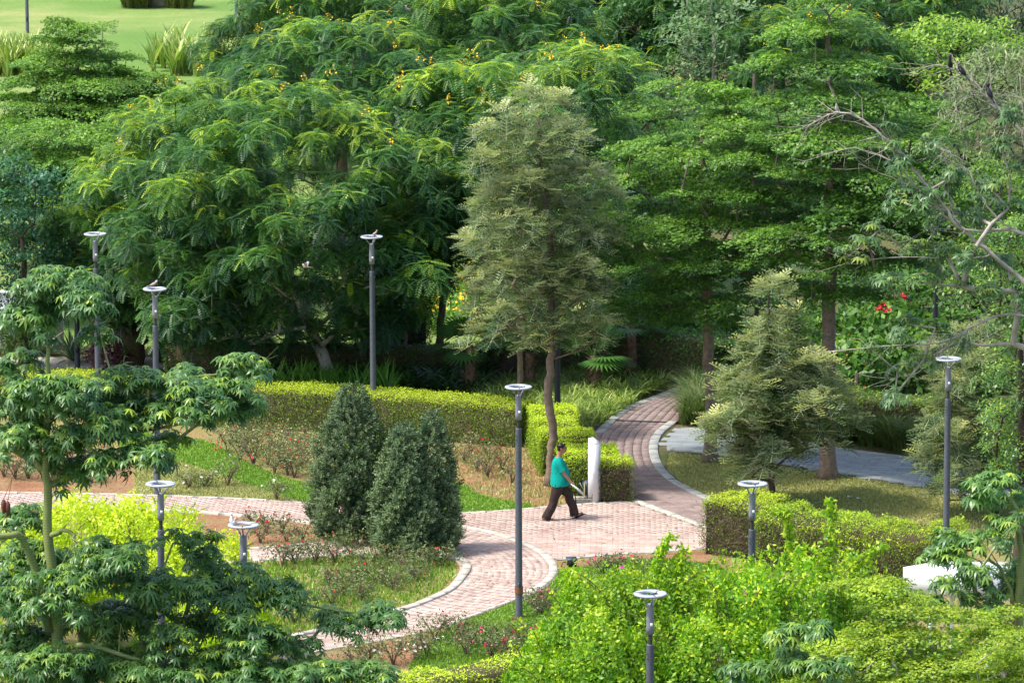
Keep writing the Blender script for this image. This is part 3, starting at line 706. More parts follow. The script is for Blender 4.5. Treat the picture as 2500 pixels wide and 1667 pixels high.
def pads(parent, lobes, mk, seed, size, tb, centre):
    r = np.random.default_rng(seed)
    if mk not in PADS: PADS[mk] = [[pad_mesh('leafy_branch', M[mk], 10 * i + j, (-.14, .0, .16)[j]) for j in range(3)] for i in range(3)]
    zz = lobes[:, 2]; lo, hi = zz.min(), zz.max()
    for p in lobes:
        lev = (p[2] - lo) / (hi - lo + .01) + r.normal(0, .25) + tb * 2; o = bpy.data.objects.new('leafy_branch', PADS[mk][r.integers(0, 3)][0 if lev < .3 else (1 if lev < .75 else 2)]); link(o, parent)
        d = Vector((p[0] - centre[0], p[1] - centre[1], 0)); n = (Vector((0, 0, 1)) + d * .10 + Vector((r.normal(0, .12), r.normal(0, .12), 0))).normalized()
        s_ = size * r.uniform(.65, 1.25); o.matrix_local = Matrix.Translation(Vector(p)) @ n.to_track_quat('Z', 'Y').to_matrix().to_4x4() @ Matrix.Rotation(r.uniform(0, 6.3), 4, 'Z') @ Matrix.Diagonal((s_, s_, s_ * r.uniform(.55, .95), 1)); o['kind'] = 'stuff'
FPADS = []
def frond_branches(parent, lobes, seed, size, tb, centre):
    r = np.random.default_rng(seed)
    if not FPADS:
        for i in range(4):
            row = []
            for j in range(3):
                rr = np.random.default_rng(900 + i * 3 + j); p, d, up = on_lobes(np.zeros((1, 3)), 1.0, 24, 70 + i, .72, .5, -.45); q, R = expand(p, d, 5, 80 + i, (-.3, .45))
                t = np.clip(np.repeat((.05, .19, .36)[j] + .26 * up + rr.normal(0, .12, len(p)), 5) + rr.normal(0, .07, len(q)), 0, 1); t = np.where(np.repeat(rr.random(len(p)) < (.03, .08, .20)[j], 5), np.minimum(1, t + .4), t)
                q = p.repeat(5, 0) + (q - p.repeat(5, 0)) / .62; row.append(Acc().scatter(FR, q, R, rr.uniform(.8, 1.2, len(q)) / .62, t).mesh('leafy_branch', [M['pelto']]))
            FPADS.append(row)
    lo, hi = lobes[:, 2].min(), lobes[:, 2].max()
    for p in lobes:
        lev = (p[2] - lo) / (hi - lo + .01) * .8 + r.normal(0, .2) + tb * 2 + .1; o = bpy.data.objects.new('leafy_branch', FPADS[r.integers(0, 4)][0 if lev < .3 else (1 if lev < .8 else 2)]); link(o, parent)
        s_ = size * r.uniform(.8, 1.15); o.matrix_local = Matrix.Translation(Vector(p)) @ Matrix.Rotation(r.uniform(0, 6.3), 4, 'Z') @ Matrix.Diagonal((s_, s_, s_, 1)); o['kind'] = 'stuff'
def trunk_pts(pts, rads, jit=.02, seed=0, sub=4):
    r = np.random.default_rng(seed); P = np.array(pts, float); n = (len(P) - 1) * sub + 1; t = np.linspace(0, len(P) - 1, n)
    Pp = np.stack([np.interp(t, np.arange(len(P)), P[:, k]) for k in range(3)], 1); k = np.ones(3) / 3
    Pp[1:-1] = (Pp[:-2] + Pp[1:-1] * 2 + Pp[2:]) / 4; Pp[1:-1, :2] += r.normal(0, jit, (n - 2, 2)); return Pp, np.interp(t, np.arange(len(P)), rads)
def tree(kind, base, tpts, trads, lobes, label, cat='tree', group=None, name=None, bark='bark', seed=0, nsing=0, dens=1.0, rl=.6, flowers=0, leaf=None, bare=None, size=1.0, dead=False, tb=0.0):
    base = np.array((base[0], base[1], 0.0)); nm = name or {'pelto': 'flame_tree', 'term': 'layered_tree', 'silver': 'silver_oak_tree', 'floss': 'floss_tree'}.get(kind, 'tree')
    root = empty(nm, base, label, cat, group); tp, tr = trunk_pts(tpts, trads, seed=seed)
    tp[0, 2] = -.05; tr = tr.copy(); tr[0] *= 1.35
    a = Acc(); a.tube(tp, tr, 9)
    sp = dict(pelto=(.012, .40, .5, 0), term=(.010, .44, .2, .6), silver=(.009, .42, .7, 0), floss=(.012, .42, .5, .4), broad=(.012, .42, .6, 0))
    rt, ex, ub, sg = sp.get(kind, sp['broad'])
    P0, P1, r0, r1 = branches(tp, lobes, rt, ex, seed, ub, tr.max() * .8, sg); a.cyl(P0, P1, r0, r1, 5)
    if bare is not None:
        for line, ra, rb in bare: 
            lp, lr = trunk_pts(line, np.linspace(ra, rb, len(line)), .03, seed + 3); a.tube(lp, lr, 6)
            rq = np.random.default_rng(len(lp)); nq = len(lp); sel = rq.integers(nq // 3, nq, nq); tw = nrm(np.gradient(lp, axis=0))[sel] + rq.normal(0, .6, (nq, 3)); e_ = lp[sel] + nrm(tw) * rq.uniform(.2, .55, (nq, 1)); a.cyl(lp[sel], e_, lr[sel] * .4, .004, 4); a.cyl(e_, e_ + nrm(tw + rq.normal(0, .5, (nq, 3))) * .3, .004, .002, 3)
    a.obj('trunk', M[bark], root)
    r = np.random.default_rng(seed + 77); c = Acc(); mats = [M[leaf or kind]]
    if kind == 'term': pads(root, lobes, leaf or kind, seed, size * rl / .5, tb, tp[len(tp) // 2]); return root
    if kind == 'pelto':
        p, d, up = on_lobes(lobes, rl, int(14 * dens), seed + 1, .75, .5, -.4)
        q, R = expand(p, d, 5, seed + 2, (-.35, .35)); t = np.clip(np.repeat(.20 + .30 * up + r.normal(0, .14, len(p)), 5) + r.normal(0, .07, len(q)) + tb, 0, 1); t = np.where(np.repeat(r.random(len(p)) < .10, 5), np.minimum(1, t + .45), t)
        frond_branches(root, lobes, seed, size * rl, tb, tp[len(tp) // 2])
        fw = np.argsort(p[:, 1] - 8 * (r.random(len(p)) < .12))[:60]; ix = (fw[:, None] * 5 + np.arange(5)).ravel(); q, R, t = q[ix], R[ix], t[ix]
        s = size * r.uniform(.8, 1.2, len(q)); tm = FR; pn = 'leaf'; nsing = nsing or 0
        if not nsing: q = q[:0]; R = R[:0]; t = t[:0]; s = s[:0]
    elif kind == 'term':
        p, d, up = on_lobes(lobes, rl, int(26 * dens), seed + 1, .26, .75, -.3)
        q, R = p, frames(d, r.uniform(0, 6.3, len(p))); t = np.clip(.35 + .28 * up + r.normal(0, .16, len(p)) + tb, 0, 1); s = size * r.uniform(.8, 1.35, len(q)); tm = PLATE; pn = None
    elif kind == 'silver':
        p, d, up = on_lobes(lobes, rl * 1.08, int(14 * dens), seed + 1, 1.0, .60, -.5)
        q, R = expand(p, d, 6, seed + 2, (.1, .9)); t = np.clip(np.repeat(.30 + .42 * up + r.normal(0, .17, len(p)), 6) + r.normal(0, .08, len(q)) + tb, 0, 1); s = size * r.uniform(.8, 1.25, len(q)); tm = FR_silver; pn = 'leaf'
    elif kind == 'floss':
        p, d, up = on_lobes(lobes, rl, int(10 * dens), seed + 1, .7, .45, -.5)
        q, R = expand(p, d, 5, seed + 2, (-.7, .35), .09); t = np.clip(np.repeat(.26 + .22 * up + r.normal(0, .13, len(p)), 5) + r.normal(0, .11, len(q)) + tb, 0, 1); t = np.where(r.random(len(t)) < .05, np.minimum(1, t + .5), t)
        s = size * r.uniform(.6, 1.3, len(q)); tm = PALM; pn = 'leaf'
    else:
        p, d, up = on_lobes(lobes, rl, int(30 * dens), seed + 1, .8, .4, -.5)
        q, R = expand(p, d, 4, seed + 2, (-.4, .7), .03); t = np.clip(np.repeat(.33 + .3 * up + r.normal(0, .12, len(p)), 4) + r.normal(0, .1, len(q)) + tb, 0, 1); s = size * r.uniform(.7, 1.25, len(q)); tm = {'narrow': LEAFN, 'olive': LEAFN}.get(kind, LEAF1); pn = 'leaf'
    msk = np.ones(len(q), bool)
    if nsing and pn: msk = singles(pn, tm, mats[0], root, base, q, R, s, t, nsing)
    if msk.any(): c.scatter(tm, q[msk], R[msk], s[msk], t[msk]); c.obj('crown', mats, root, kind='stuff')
    if flowers:
        top = np.argsort(-(up + .15 * r.normal(size=len(up)) + .12 * (p[:, 2] - p[:, 2].mean())))[:flowers * 6]; ch = r.choice(top, min(flowers, len(top)), replace=False); f = Acc()
        for i in ch:
            n = 14; pp = p[i] + nrm(d[i]) * .15 + r.normal(0, .06, (n, 3)) + np.outer(np.linspace(0, .2, n), (0, 0, 1))
            f.scatter(BLOSSOM, pp, frames(r.normal(size=(n, 3)) + (0, 0, 1), r.uniform(0, 6, n)), .55, .5)
        f.obj('blossoms', M['yflower'], root, kind='stuff')
    return root
def stem(base, pxs, Y=None):
    """trunk points from picture points at the tree's distance, local to the base"""
    Y = base[1] if Y is None else Y; out = [(0, 0, 0)]
    for x, y in pxs:
        q = Q(x, y, Y); out.append((q[0] - base[0], Y - base[1], q[2]))
    return out

# ---- yellow-flowering pinnate trees of the middle ground
b = G(808, 962); pr = prof_px(b, [(835, 480, 700), (790, 380, 900), (720, 330, 1010), (620, 320, 1080), (500, 330, 1100), (400, 370, 1080), (310, 440, 980), (240, 560, 860)])
tree('pelto', b, stem(b, [(800, 900), (770, 830), (735, 740), (700, 640), (690, 520)]), [.17, .15, .14, .13, .10, .05], lobes_from(pr, .80, 11, nmax=165, jit=.16), 'broad flowering tree with leaning trunk behind the middle of the long hedge', seed=11, nsing=300, flowers=9, bark='bark_g', group='flame trees behind the hedge')
b = G(572, 905); b[1] += 1; pr = prof_px(b, [(800, 380, 560), (720, 190, 640), (600, 120, 650), (480, 150, 640), (380, 250, 620), (290, 330, 560), (215, 420, 560)])
tree('pelto', b, stem(b, [(572, 800), (560, 700), (520, 550)]), [.16, .15, .13, .05], lobes_from(pr, .85, 12, nmax=120), 'drooping flame tree on the left, yellow blossom on its outer sprays', seed=12, nsing=300, flowers=16, bark='bark_d', tb=.10, group='flame trees behind the hedge')
b = G(1063, 905); pr = prof_px(b, [(680, 930, 1080), (640, 900, 1110), (500, 880, 1260), (380, 900, 1300), (260, 960, 1250), (180, 1000, 1180)])
tree('pelto', b, stem(b, [(1072, 820), (1085, 700), (1100, 600), (1100, 400)]), [.11, .10, .09, .08, .04], lobes_from(pr, .85, 13, nmax=100), 'slim straight trunked flame tree left of the silver oak', seed=13, nsing=300, flowers=14, bark='bark', group='flame trees behind the hedge')
b = G(982, 925); pr = prof_px(b, [(740, 900, 1000), (690, 880, 1090), (620, 890, 1100), (560, 930, 1060), (520, 960, 1010)])
tree('pelto', b, stem(b, [(988, 860), (985, 780), (985, 660)]), [.06, .05, .045, .03], lobes_from(pr, .7, 14, nmax=34), 'small young flame tree with thin crooked stem beside the lamp post', seed=14, tb=.12, bark='bark', group='flame trees behind the hedge')
b = G(1236, 930); pr = prof_px(b, [(690, 1180, 1420), (600, 1060, 1480), (480, 1000, 1540), (340, 1040, 1560), (220, 1180, 1540), (130, 1300, 1500)])
pelB = tree('pelto', b, stem(b, [(1250, 850), (1270, 780), (1290, 600), (1300, 400)]), [.20, .19, .18, .13, .06], lobes_from(pr, .95, 15, nmax=110, front=.4), 'big flame tree with thick dark trunk behind the silver oak', seed=15, flowers=16, bark='bark_d', tb=-.02, group='flame trees behind the hedge')
pelA_l = [(-3, .0), (0, 0)]
# further back: two shared trees, copied
bA = np.array((Q(820, 300, 141)[0], 141, 0)); prA = prof_px(bA, [(420, 560, 1080), (330, 500, 1120), (230, 520, 1100), (140, 600, 1040), (80, 680, 960)])
zlow = np.array([(3.4, 0, 2.6)]); prA = np.vstack([zlow, prA]) if prA[0, 0] > 2.2 else prA
pA = tree('pelto', bA, [(0, 0, 0), (.2, 0, 2.2), (.1, 0, 5)], [.2, .18, .08], lobes_from(prA, .95, 21, nmax=150, front=.3), 'flame tree behind the middle trees, yellow tips below the grassy slope', seed=21, flowers=10, dens=.9, size=1.1, group='flame trees further back')
spots = [(2150, 158, 5.2, 1.0, 'flame tree set behind the bright broadleaf crown'), (1980, 150, 2.9, .92, 'flame tree behind the top storeys of the tallest tree'), (1700, 160, 1.2, 1.05, 'flame tree behind the pale leaved tree in the back row'), (2050, 175, 2.2, 1.1, 'flame tree in the back row right of the tallest tree'), (1230, 148, 2.0, 1.08, 'flame tree at the top centre of the grove'), (1000, 165, .9, 1.15, 'flame tree high in the picture right of the lawn'), (1480, 163, 4.0, 1.1, 'blue green flame tree at the back, above the tallest blossom'),
         (775, 158, 3.1, .95, 'flame tree at the lawn edge, left part of the back row'), (1380, 135, 5.0, .98, 'flame tree peering over the silver oak from behind'), (440, 132, 1.6, .80, 'low flame tree above the left lamp posts')]
for px_, Y, rz, s, lb in spots: copy_tree(pA, (Q(px_, 400, Y)[0], Y, 0), rz, s, lb)

# ---- layered small-leaved trees
def term_lobes(base, tiers, seed, dens=1.0, gap=0):
    """tiers: (py, xl, xr) flat storeys of the crown"""
    r = np.random.default_rng(seed); out = []
    for py, xl, xr in tiers:
        a = Q(xl, py, base[1]); b2 = Q(xr, py, base[1]); cx = (a[0] + b2[0]) / 2 - base[0]; R_ = (b2[0] - a[0]) / 2; n = int(max(5, 3.9 * R_ * R_ * dens)); got = []
        for k in range(n * 8):
            q = R_ * math.sqrt(r.random()); th = r.uniform(0, 2 * PI); p = np.array((cx + q * math.cos(th), .9 * q * math.sin(th), a[2] - .07 * q + r.normal(0, .07)))
            if p[1] > .4 * R_ and r.random() < .6: continue
            if gap and py > gap and abs(p[0]) < .30 and p[1] < .3: continue
            if math.sin(p[0] * 2.3 + py * .31 + seed) + math.sin(th * 3 + py) > 1.15: continue
            if got and ((np.array(got) - p) ** 2).sum(1).min() < .40 ** 2: continue
            got.append(p)
            if len(got) >= n: break
        out += got
    return np.array(out)
b = G(1735, 1128); tiers = [(740, 1490, 1900), (670, 1420, 1950), (590, 1400, 1970), (510, 1390, 1970), (430, 1400, 1950), (350, 1450, 1900), (280, 1520, 1860), (215, 1600, 1800)]
tree('term', b, stem(b, [(1735, 1000), (1728, 850), (1728, 740), (1725, 600), (1715, 400), (1710, 280)]), [.17, .135, .125, .12, .11, .06, .03], term_lobes(b, tiers, 31), 'layered tree with straight bare trunk at the bend of the brick path', seed=31, bark='bark_r', rl=.5, group='layered small leaved trees')
b = G(2020, 1168); tiers = [(700, 1900, 2180), (620, 1820, 2300), (540, 1790, 2360), (460, 1760, 2380), (380, 1770, 2360), (300, 1790, 2320), (220, 1820, 2260), (140, 1860, 2190), (60, 1900, 2130), (-10, 1950, 2090)]
tree('term', b, stem(b, [(2022, 1050), (2024, 850), (2025, 600), (2025, 400), (2024, 200), (2024, 40)]), [.22, .155, .15, .16, .12, .07, .03], term_lobes(b, tiers, 32, 1, 560), 'tallest layered tree with buttressed trunk by the grey walk', seed=32, bark='bark_r', rl=.5, group='layered small leaved trees')
b = np.array((Q(190, 300, 138)[0], 138, 0)); tiers = [(420, -60, 470), (370, -80, 490), (320, -80, 500), (270, -40, 490), (225, 0, 450), (180, 20, 420), (135, 70, 330), (95, 90, 270), (60, 120, 260)]
tree('term', b, stem(b, [(190, 500), (190, 300), (188, 100)]), [.17, .15, .11, .03], term_lobes(b, tiers, 33, 1.5), 'layered tree with peaked top in front of the far lawn', tb=.1, seed=33, rl=.5, group='layered small leaved trees', bark='bark')
b = np.array((Q(120, 480, 128)[0], 128, 0)); tiers = [(560, -20, 330), (490, -40, 360), (430, -60, 390), (370, -60, 380), (310, -50, 330)]
tree('term', b, stem(b, [(120, 600), (120, 400)]), [.15, .13, .05], term_lobes(b, tiers, 34, 1.4), 'low wide layered tree on the left edge, below the peaked one', seed=34, rl=.5, group='layered small leaved trees', bark='bark_d')
b = np.array((Q(1560, 300, 128)[0], 128, 0)); tiers = [(620, 1380, 1740), (540, 1380, 1740), (460, 1400, 1760), (380, 1420, 1780), (310, 1450, 1760), (250, 1480, 1700)]
tb_ = tree('term', b, stem(b, [(1560, 600), (1580, 300)]), [.16, .14, .04], term_lobes(b, tiers, 35), 'layered tree crown between silver oak and bend tree, set back', seed=35, rl=.5, group='layered small leaved trees', bark='bark_d')
for px_, Y, rz, s, lb in [(880, 172, 1, 1.25, 'dark fine leaved tree at the back behind the flame trees'), (720, 190, 2.5, 1.2, 'dark layered tree at the lawn edge on the top border'), (1840, 134, 2, 1.1, 'layered tree set back between the two tall ones'), (2230, 128, .5, 1.05, 'layered tree crown right of the tallest tree'), (2390, 121, 4, .8, 'low layered tree behind the bare branches on the right')]:
    b = np.array((Q(px_, 300, Y)[0], Y, 0)); k_ = s * pxm(Y) * 1.9; y0 = {880: 60, 720: 30, 1840: 330, 2230: 330, 2390: 470}[px_]
    tree('term', b, [(0, 0, 0), (0, 0, 3), (0, 0, 6)], [.16, .13, .04], term_lobes(b, [(y0 + 40 * j - 80, px_ - k_ * f, px_ + k_ * f) for j, f in enumerate((.5, .75, .95, 1, 1, .95, .9))], int(px_), .8), lb, seed=int(px_), rl=.55, group='layered small leaved trees', bark='bark_d', tb=-.08 if px_ < 1000 else 0)
b = np.array((Q(2230, 1500, 79)[0], 79, 0)); tiers = [(1660, 1900, 2560), (1600, 1930, 2540), (1550, 2000, 2520), (1500, 2060, 2500), (1455, 2040, 2300), (1430, 2050, 2160)]
tree('term', b, stem(b, [(2230, 1650), (2190, 1520)]), [.13, .12, .05], term_lobes(b, tiers, 36, 1.3), 'yellow green layered tree in the bottom right corner', seed=36, rl=.42, leaf='term_y', size=.95, tb=.25, group='layered small leaved trees', bark='bark_g')
b = np.array((Q(2450, 1600, 77)[0], 77, 0)); tiers = [(1660, 2330, 2600), (1610, 2360, 2600), (1560, 2400, 2580)]
tree('term', b, stem(b, [(2450, 1640)]), [.1, .05], term_lobes(b, tiers, 37, 1.4), 'bright young layered tree on the right edge of the bottom corner', seed=37, rl=.4, leaf='term_y', tb=.35, group='layered small leaved trees', bark='bark_g')

# ---- silver oaks
b = G(1345, 1185); pr = prof_px(b, [(880, 1330, 1460), (800, 1190, 1500), (720, 1170, 1520), (640, 1150, 1520), (540, 1145, 1500), (440, 1150, 1480), (360, 1150, 1455), (300, 1165, 1430), (250, 1190, 1410)], .30)
tree('silver', b, stem(b, [(1347, 1100), (1352, 1060), (1336, 965), (1343, 895), (1346, 830), (1345, 600), (1320, 400), (1315, 290)]), [.12, .10, .095, .10, .09, .085, .07, .05, .03], lobes_from(pr, .70, 41, shell=.3, nmax=130, front=.45, jit=.2), 'tall silver oak with crooked trunk behind the walking man', seed=41, nsing=300, rl=.42, bark='bark', group='silver oaks')
b = G(1283, 1092); b[1] += 1.2; pr = prof_px(b, [(840, 1130, 1330), (770, 1130, 1340), (690, 1140, 1320), (620, 1130, 1260), (560, 1150, 1250)], .3)
tree('silver', b, stem(b, [(1268, 960), (1270, 880), (1262, 820), (1240, 650)]), [.075, .07, .07, .06, .03], lobes_from(pr, .66, 42, shell=.3, nmax=45, jit=.2), 'shorter silver oak rising behind the hedge end', seed=42, rl=.42, bark='bark', group='silver oaks')
b = G(1885, 1240); pr = prof_px(b, [(1165, 1780, 1900), (1120, 1740, 1990), (1060, 1730, 2060), (980, 1740, 2080), (900, 1770, 2020), (820, 1790, 1980), (750, 1840, 1920), (700, 1868, 1895)], .38)
tree('silver', b, stem(b, [(1886, 1200), (1880, 1100), (1885, 950), (1880, 800), (1880, 710)]), [.085, .075, .06, .05, .035, .015], lobes_from(pr, .56, 43, shell=.25, nmax=85, jit=.3), 'small pointed silver oak on the olive lawn', seed=43, nsing=300, rl=.36, bark='bark_d', tb=.1, size=1.15, group='silver oaks')
b = G(2433, 1262); pr = prof_px(b, [(1230, 2260, 2480), (1150, 2240, 2540), (1060, 2240, 2560), (960, 2250, 2560), (870, 2270, 2540), (800, 2360, 2500), (760, 2420, 2470)], .36)
tree('silver', b, stem(b, [(2433, 1150), (2430, 950), (2440, 790)]), [.11, .10, .07, .02], lobes_from(pr, .66, 44, shell=.3, nmax=100, jit=.2), 'silver oak at the right edge behind the lamp post', seed=44, nsing=300, rl=.42, bark='bark_d', group='silver oaks')

# ---- floss trees: limbs and leaf masses
def blob_lobes(base, blobs, seed, sp=.36, Yj=1.0, dy=.6):
    """blobs: (px, py, rx px, ry px[, dY]) leaf masses at the tree's distance"""
    r = np.random.default_rng(seed); out = []
    for bl in blobs:
        px_, py_, rx, ry = bl[:4]; Y = base[1] + (bl[4] if len(bl) > 4 else 0); k = pxm(Y); n = int(6 + rx * ry / (k * k) * PI / (sp * sp) * .95)
        c = Q(px_, py_, Y) - base
        for i in range(n * 3):
            u = nrm(r.normal(size=3)) * r.random() ** .4; p = c + u * np.array((max(.1, rx / k - .10), max(rx, ry) / k * dy, max(.06, ry / k - .14)))
            if out and ((np.array(out) - p) ** 2).sum(1).min() < (sp * .8) ** 2: continue
            out.append(p)
    return np.array(out)
b = np.array((Q(140, 1600, 76)[0], 76, 0))
bl = [(130, 690, 95, 45), (200, 740, 75, 40, -.5), (60, 780, 50, 45), (250, 810, 40, 55, .4), (100, 800, 60, 20), (40, 970, 70, 50), (150, 960, 100, 45, -.8), (330, 930, 70, 45), (470, 930, 60, 35, .5), (590, 900, 60, 35, .8),
      (420, 1010, 70, 40, -.5), (560, 1000, 80, 50, .6), (60, 1050, 80, 40, .7), (250, 1040, 100, 60, -.6), (330, 1120, 90, 50, -.9), (110, 1110, 60, 35, .5), (210, 1150, 70, 50, .3),
      (60, 1368, 90, 50, .6), (290, 1358, 110, 45, -.6), (460, 1328, 60, 35, .5), (500, 1378, 50, 40, .8), (170, 1420, 100, 50, -.8), (400, 1440, 110, 50, -.4), (610, 1408, 50, 35, .2), (680, 1450, 80, 55), (620, 1550, 80, 55, -.6), (30, 1490, 70, 60, -.5), (230, 1530, 120, 50, .9),
      (820, 1520, 70, 25, .2), (930, 1500, 80, 22, .4), (740, 1590, 70, 45), (400, 1580, 70, 60, -.8), (130, 1620, 130, 50, -1.2), (380, 1650, 120, 35, -.9), (620, 1650, 110, 35, -1), (860, 1650, 110, 22, -.9), (60, 1268, 60, 20, 1.2), (330, 1428, 100, 40, -.3), (520, 1430, 70, 60, .6), (480, 1520, 60, 50, .4), (560, 1480, 60, 50, -.2), (100, 1438, 90, 50, .6), (280, 1620, 120, 50, -.4), (500, 1610, 60, 50, -.5), (560, 1600, 50, 60, -.6), (40, 1580, 80, 60, .2), (330, 1500, 90, 50, .3), (180, 1378, 80, 40, .5), (740, 1650, 110, 30, -1), (50, 1640, 110, 45, -.6), (200, 1650, 120, 40, -.3), (130, 1480, 60, 50, -1.1), (20, 1438, 60, 60, .2), (140, 730, 110, 60, .3), (200, 980, 110, 40, .2), (110, 1000, 100, 50, .5), (400, 1090, 60, 30, .3), (330, 1000, 90, 50, .2), (480, 965, 90, 45, -.2), (560, 950, 70, 35, .3), (90, 1080, 90, 40, -.3), (30, 900, 50, 50, .5)]
br = [([Q(122, 1540, 76) - b, Q(60, 1300, 75.8) - b, Q(-30, 1310, 75.6) - b], .07, .05), ([Q(122, 1310, 76) - b, Q(160, 1290, 75.7) - b, Q(185, 1320, 75.4) - b], .05, .02),
      ([Q(115, 1150, 76) - b, Q(50, 1105, 76) - b, Q(-20, 1080, 76) - b], .06, .05), ([Q(118, 1100, 76) - b, Q(240, 1060, 76) - b, Q(400, 1045, 76) - b, Q(560, 1010, 76.5) - b], .05, .02),
      ([Q(130, 1400, 76) - b, Q(330, 1410, 76) - b, Q(440, 1432, 76) - b, Q(600, 1460, 76) - b, Q(900, 1500, 76.3) - b], .06, .015), ([Q(140, 1580, 76) - b, Q(220, 1575, 75.4) - b, Q(340, 1610, 75.2) - b, Q(430, 1640, 75.2) - b], .06, .02),
      ([Q(116, 1020, 76) - b, Q(240, 955, 76) - b, Q(330, 940, 76) - b, Q(590, 905, 76.8) - b], .045, .015)]
tree('floss', b, stem(b, [(146, 1640), (136, 1500), (120, 1300), (112, 1150), (118, 1000), (120, 880), (112, 760)]), [.115, .10, .095, .078, .062, .05, .035, .02], blob_lobes(b, bl, 51), 'large floss tree with smooth green trunk filling the lower left', seed=51, nsing=300, rl=.34, bark='bark_green', bare=br, name='floss_tree', size=.92, dens=1.1)
b = np.array((Q(2620, 900, 88)[0], 88, 0))
bl = [(2200, 400, 60, 30), (2320, 430, 70, 50, .4), (2430, 440, 70, 50), (2190, 330, 40, 16), (2230, 500, 60, 35, -.4), (2350, 530, 80, 40, .5), (2450, 520, 50, 40), (2130, 600, 50, 20), (2250, 610, 80, 40, .6), (2350, 620, 70, 40, -.5), (2080, 625, 30, 12),
      (2200, 690, 90, 30), (2290, 650, 60, 35, .8), (2400, 640, 70, 45, .6), (2440, 720, 60, 40), (2330, 710, 60, 40), (2160, 560, 60, 20, .5), (2280, 350, 40, 20, .4), (2380, 480, 50, 40, .9), (2250, 800, 80, 30), (2330, 830, 60, 30, .5), (2230, 900, 70, 40), (2180, 960, 30, 20), (2470, 270, 40, 25), (2440, 360, 40, 20), (2230, 470, 50, 20), (2130, 850, 25, 14)]
def L_(*p, Y=88): return [Q(x, y, Y) - b for x, y in p]
br = [(L_((2640, 860), (2500, 690), (2420, 620), (2350, 560), (2270, 470), (2200, 380), (2150, 330), (2090, 280), (2042, 273), (2010, 285), (1970, 312)), 0.0496, 0.0084), (L_((2640, 760), (2500, 560), (2350, 565), (2270, 490), (2170, 390), (2080, 358), (2005, 378)), 0.0347, 0.0070),
      (L_((2640, 500), (2500, 330), (2440, 272), (2410, 235), (2370, 200), (2330, 172), (2290, 157), (2255, 165)), 0.0347, 0.0070), (L_((2620, 800), (2480, 765), (2410, 775), (2330, 828), (2250, 842), (2150, 845), (2020, 858)), 0.0298, 0.0070),
      (L_((2560, 600), (2420, 530), (2370, 430), (2340, 380), (2290, 362)), 0.0198, 0.0070), (L_((2420, 620), (2350, 640), (2240, 625), (2090, 636)), 0.0174, 0.0056), (L_((2510, 420), (2497, 300), (2490, 180)), 0.0198, 0.0084),
      (L_((2350, 560), (2290, 480), (2190, 440), (2120, 410)), 0.0149, 0.0042), (L_((2300, 500), (2280, 470), (2260, 550), (2262, 560)), 0.0099, 0.0042), (L_((2330, 828), (2290, 870), (2240, 910), (2170, 925)), 0.0099, 0.0042), (L_((2440, 272), (2380, 228), (2340, 245), (2330, 270)), 0.0090, 0.0042)]
tree('floss', b, [(0, 0, 0), (0, 0, 3), (-.1, 0, 6), (.1, 0, 9)], [.2, .18, .13, .08], blob_lobes(b, bl, 52, .5), 'sparse floss tree reaching in from the right with bare grey branches', seed=52, nsing=300, rl=.30, bark='bark_g', bare=br, leaf='floss_l', dens=.55, size=.95)
b = np.array((Q(2480, 1600, 84)[0], 84, 0))
bl = [(2430, 1180, 60, 30), (2350, 1330, 70, 45), (2440, 1290, 60, 60, -.4), (2480, 1400, 50, 60, .4), (2370, 1420, 60, 40), (2300, 1350, 40, 25, .3), (2420, 1480, 60, 40, -.5), (2450, 1220, 50, 30, .6), (2205, 1440, 80, 32, -.5), (2310, 1425, 60, 38, -.6), (2260, 1470, 80, 30, -.7), (2360, 1385, 60, 40, -.5), (2180, 1455, 50, 25, -.8), (2390, 1230, 30, 20)]
br = [([Q(2485, 1500, 84) - b, Q(2440, 1380, 84) - b, Q(2380, 1340, 84) - b, Q(2330, 1350, 84) - b], .04, .012)]
tree('floss', b, stem(b, [(2488, 1600), (2490, 1450), (2492, 1320), (2470, 1220)]), [.10, .09, .075, .06, .03], blob_lobes(b, bl, 53, .42), 'young floss tree at the lower right in front of the olive lawn', seed=53, nsing=300, rl=.30, bark='bark_green', bare=br, tb=.05, dens=.8)
b = np.array((Q(1960, 1640, 77.3)[0], 77.3, 0))
bl = [(1930, 1560, 80, 35), (2000, 1630, 90, 30, -.3), (1850, 1640, 80, 30), (1900, 1610, 70, 30), (1980, 1530, 50, 25)]
tree('floss', b, stem(b, [(2010, 1600)]), [.06, .05], blob_lobes(b, bl, 54, .42), 'low floss sapling between bougainvillea and the corner tree', seed=54, rl=.28, bark='bark_green', dens=.9, tb=.05)

# ---- other trees
def gtree(kind, px_, Y, rows, label, seed, dens=1.0, sp=.8, rl=.6, leaf=None, size=.13, tb=0, bark='bark_d', nmax=90, cat='tree', nm='broadleaf_tree', nsing=0):
    b = np.array((Q(px_, 400, Y)[0], Y, 0)); pr = prof_px(b, rows); zt = pr[0, 0]
    return tree(kind, b, [(0, 0, 0), (.1, 0, zt * .6), (0, 0, (pr[0, 0] + pr[-1, 0]) / 2)], [.16, .13, .05], lobes_from(pr, sp, seed, nmax=nmax), label, cat, None, nm, bark, seed, nsing, dens, rl, leaf=leaf, size=size, tb=tb)
gtree('indian', 50, 121, [(760, -60, 130), (690, -60, 140), (600, -60, 145), (500, -60, 140), (440, -60, 120), (400, -40, 100)], 'dark blue green tree with drooping leaves at the left edge', 61, leaf='indian', size=.14, dens=2.0, nm='blue_green_tree')
gtree('broad_p', 1740, 150, [(190, 1640, 1850), (130, 1630, 1900), (70, 1640, 1860), (20, 1650, 1800), (-20, 1670, 1760)], 'pale large leaved tree at the top, right of centre', 62, size=.20, dens=.7, bark='bark_g', tb=.1)
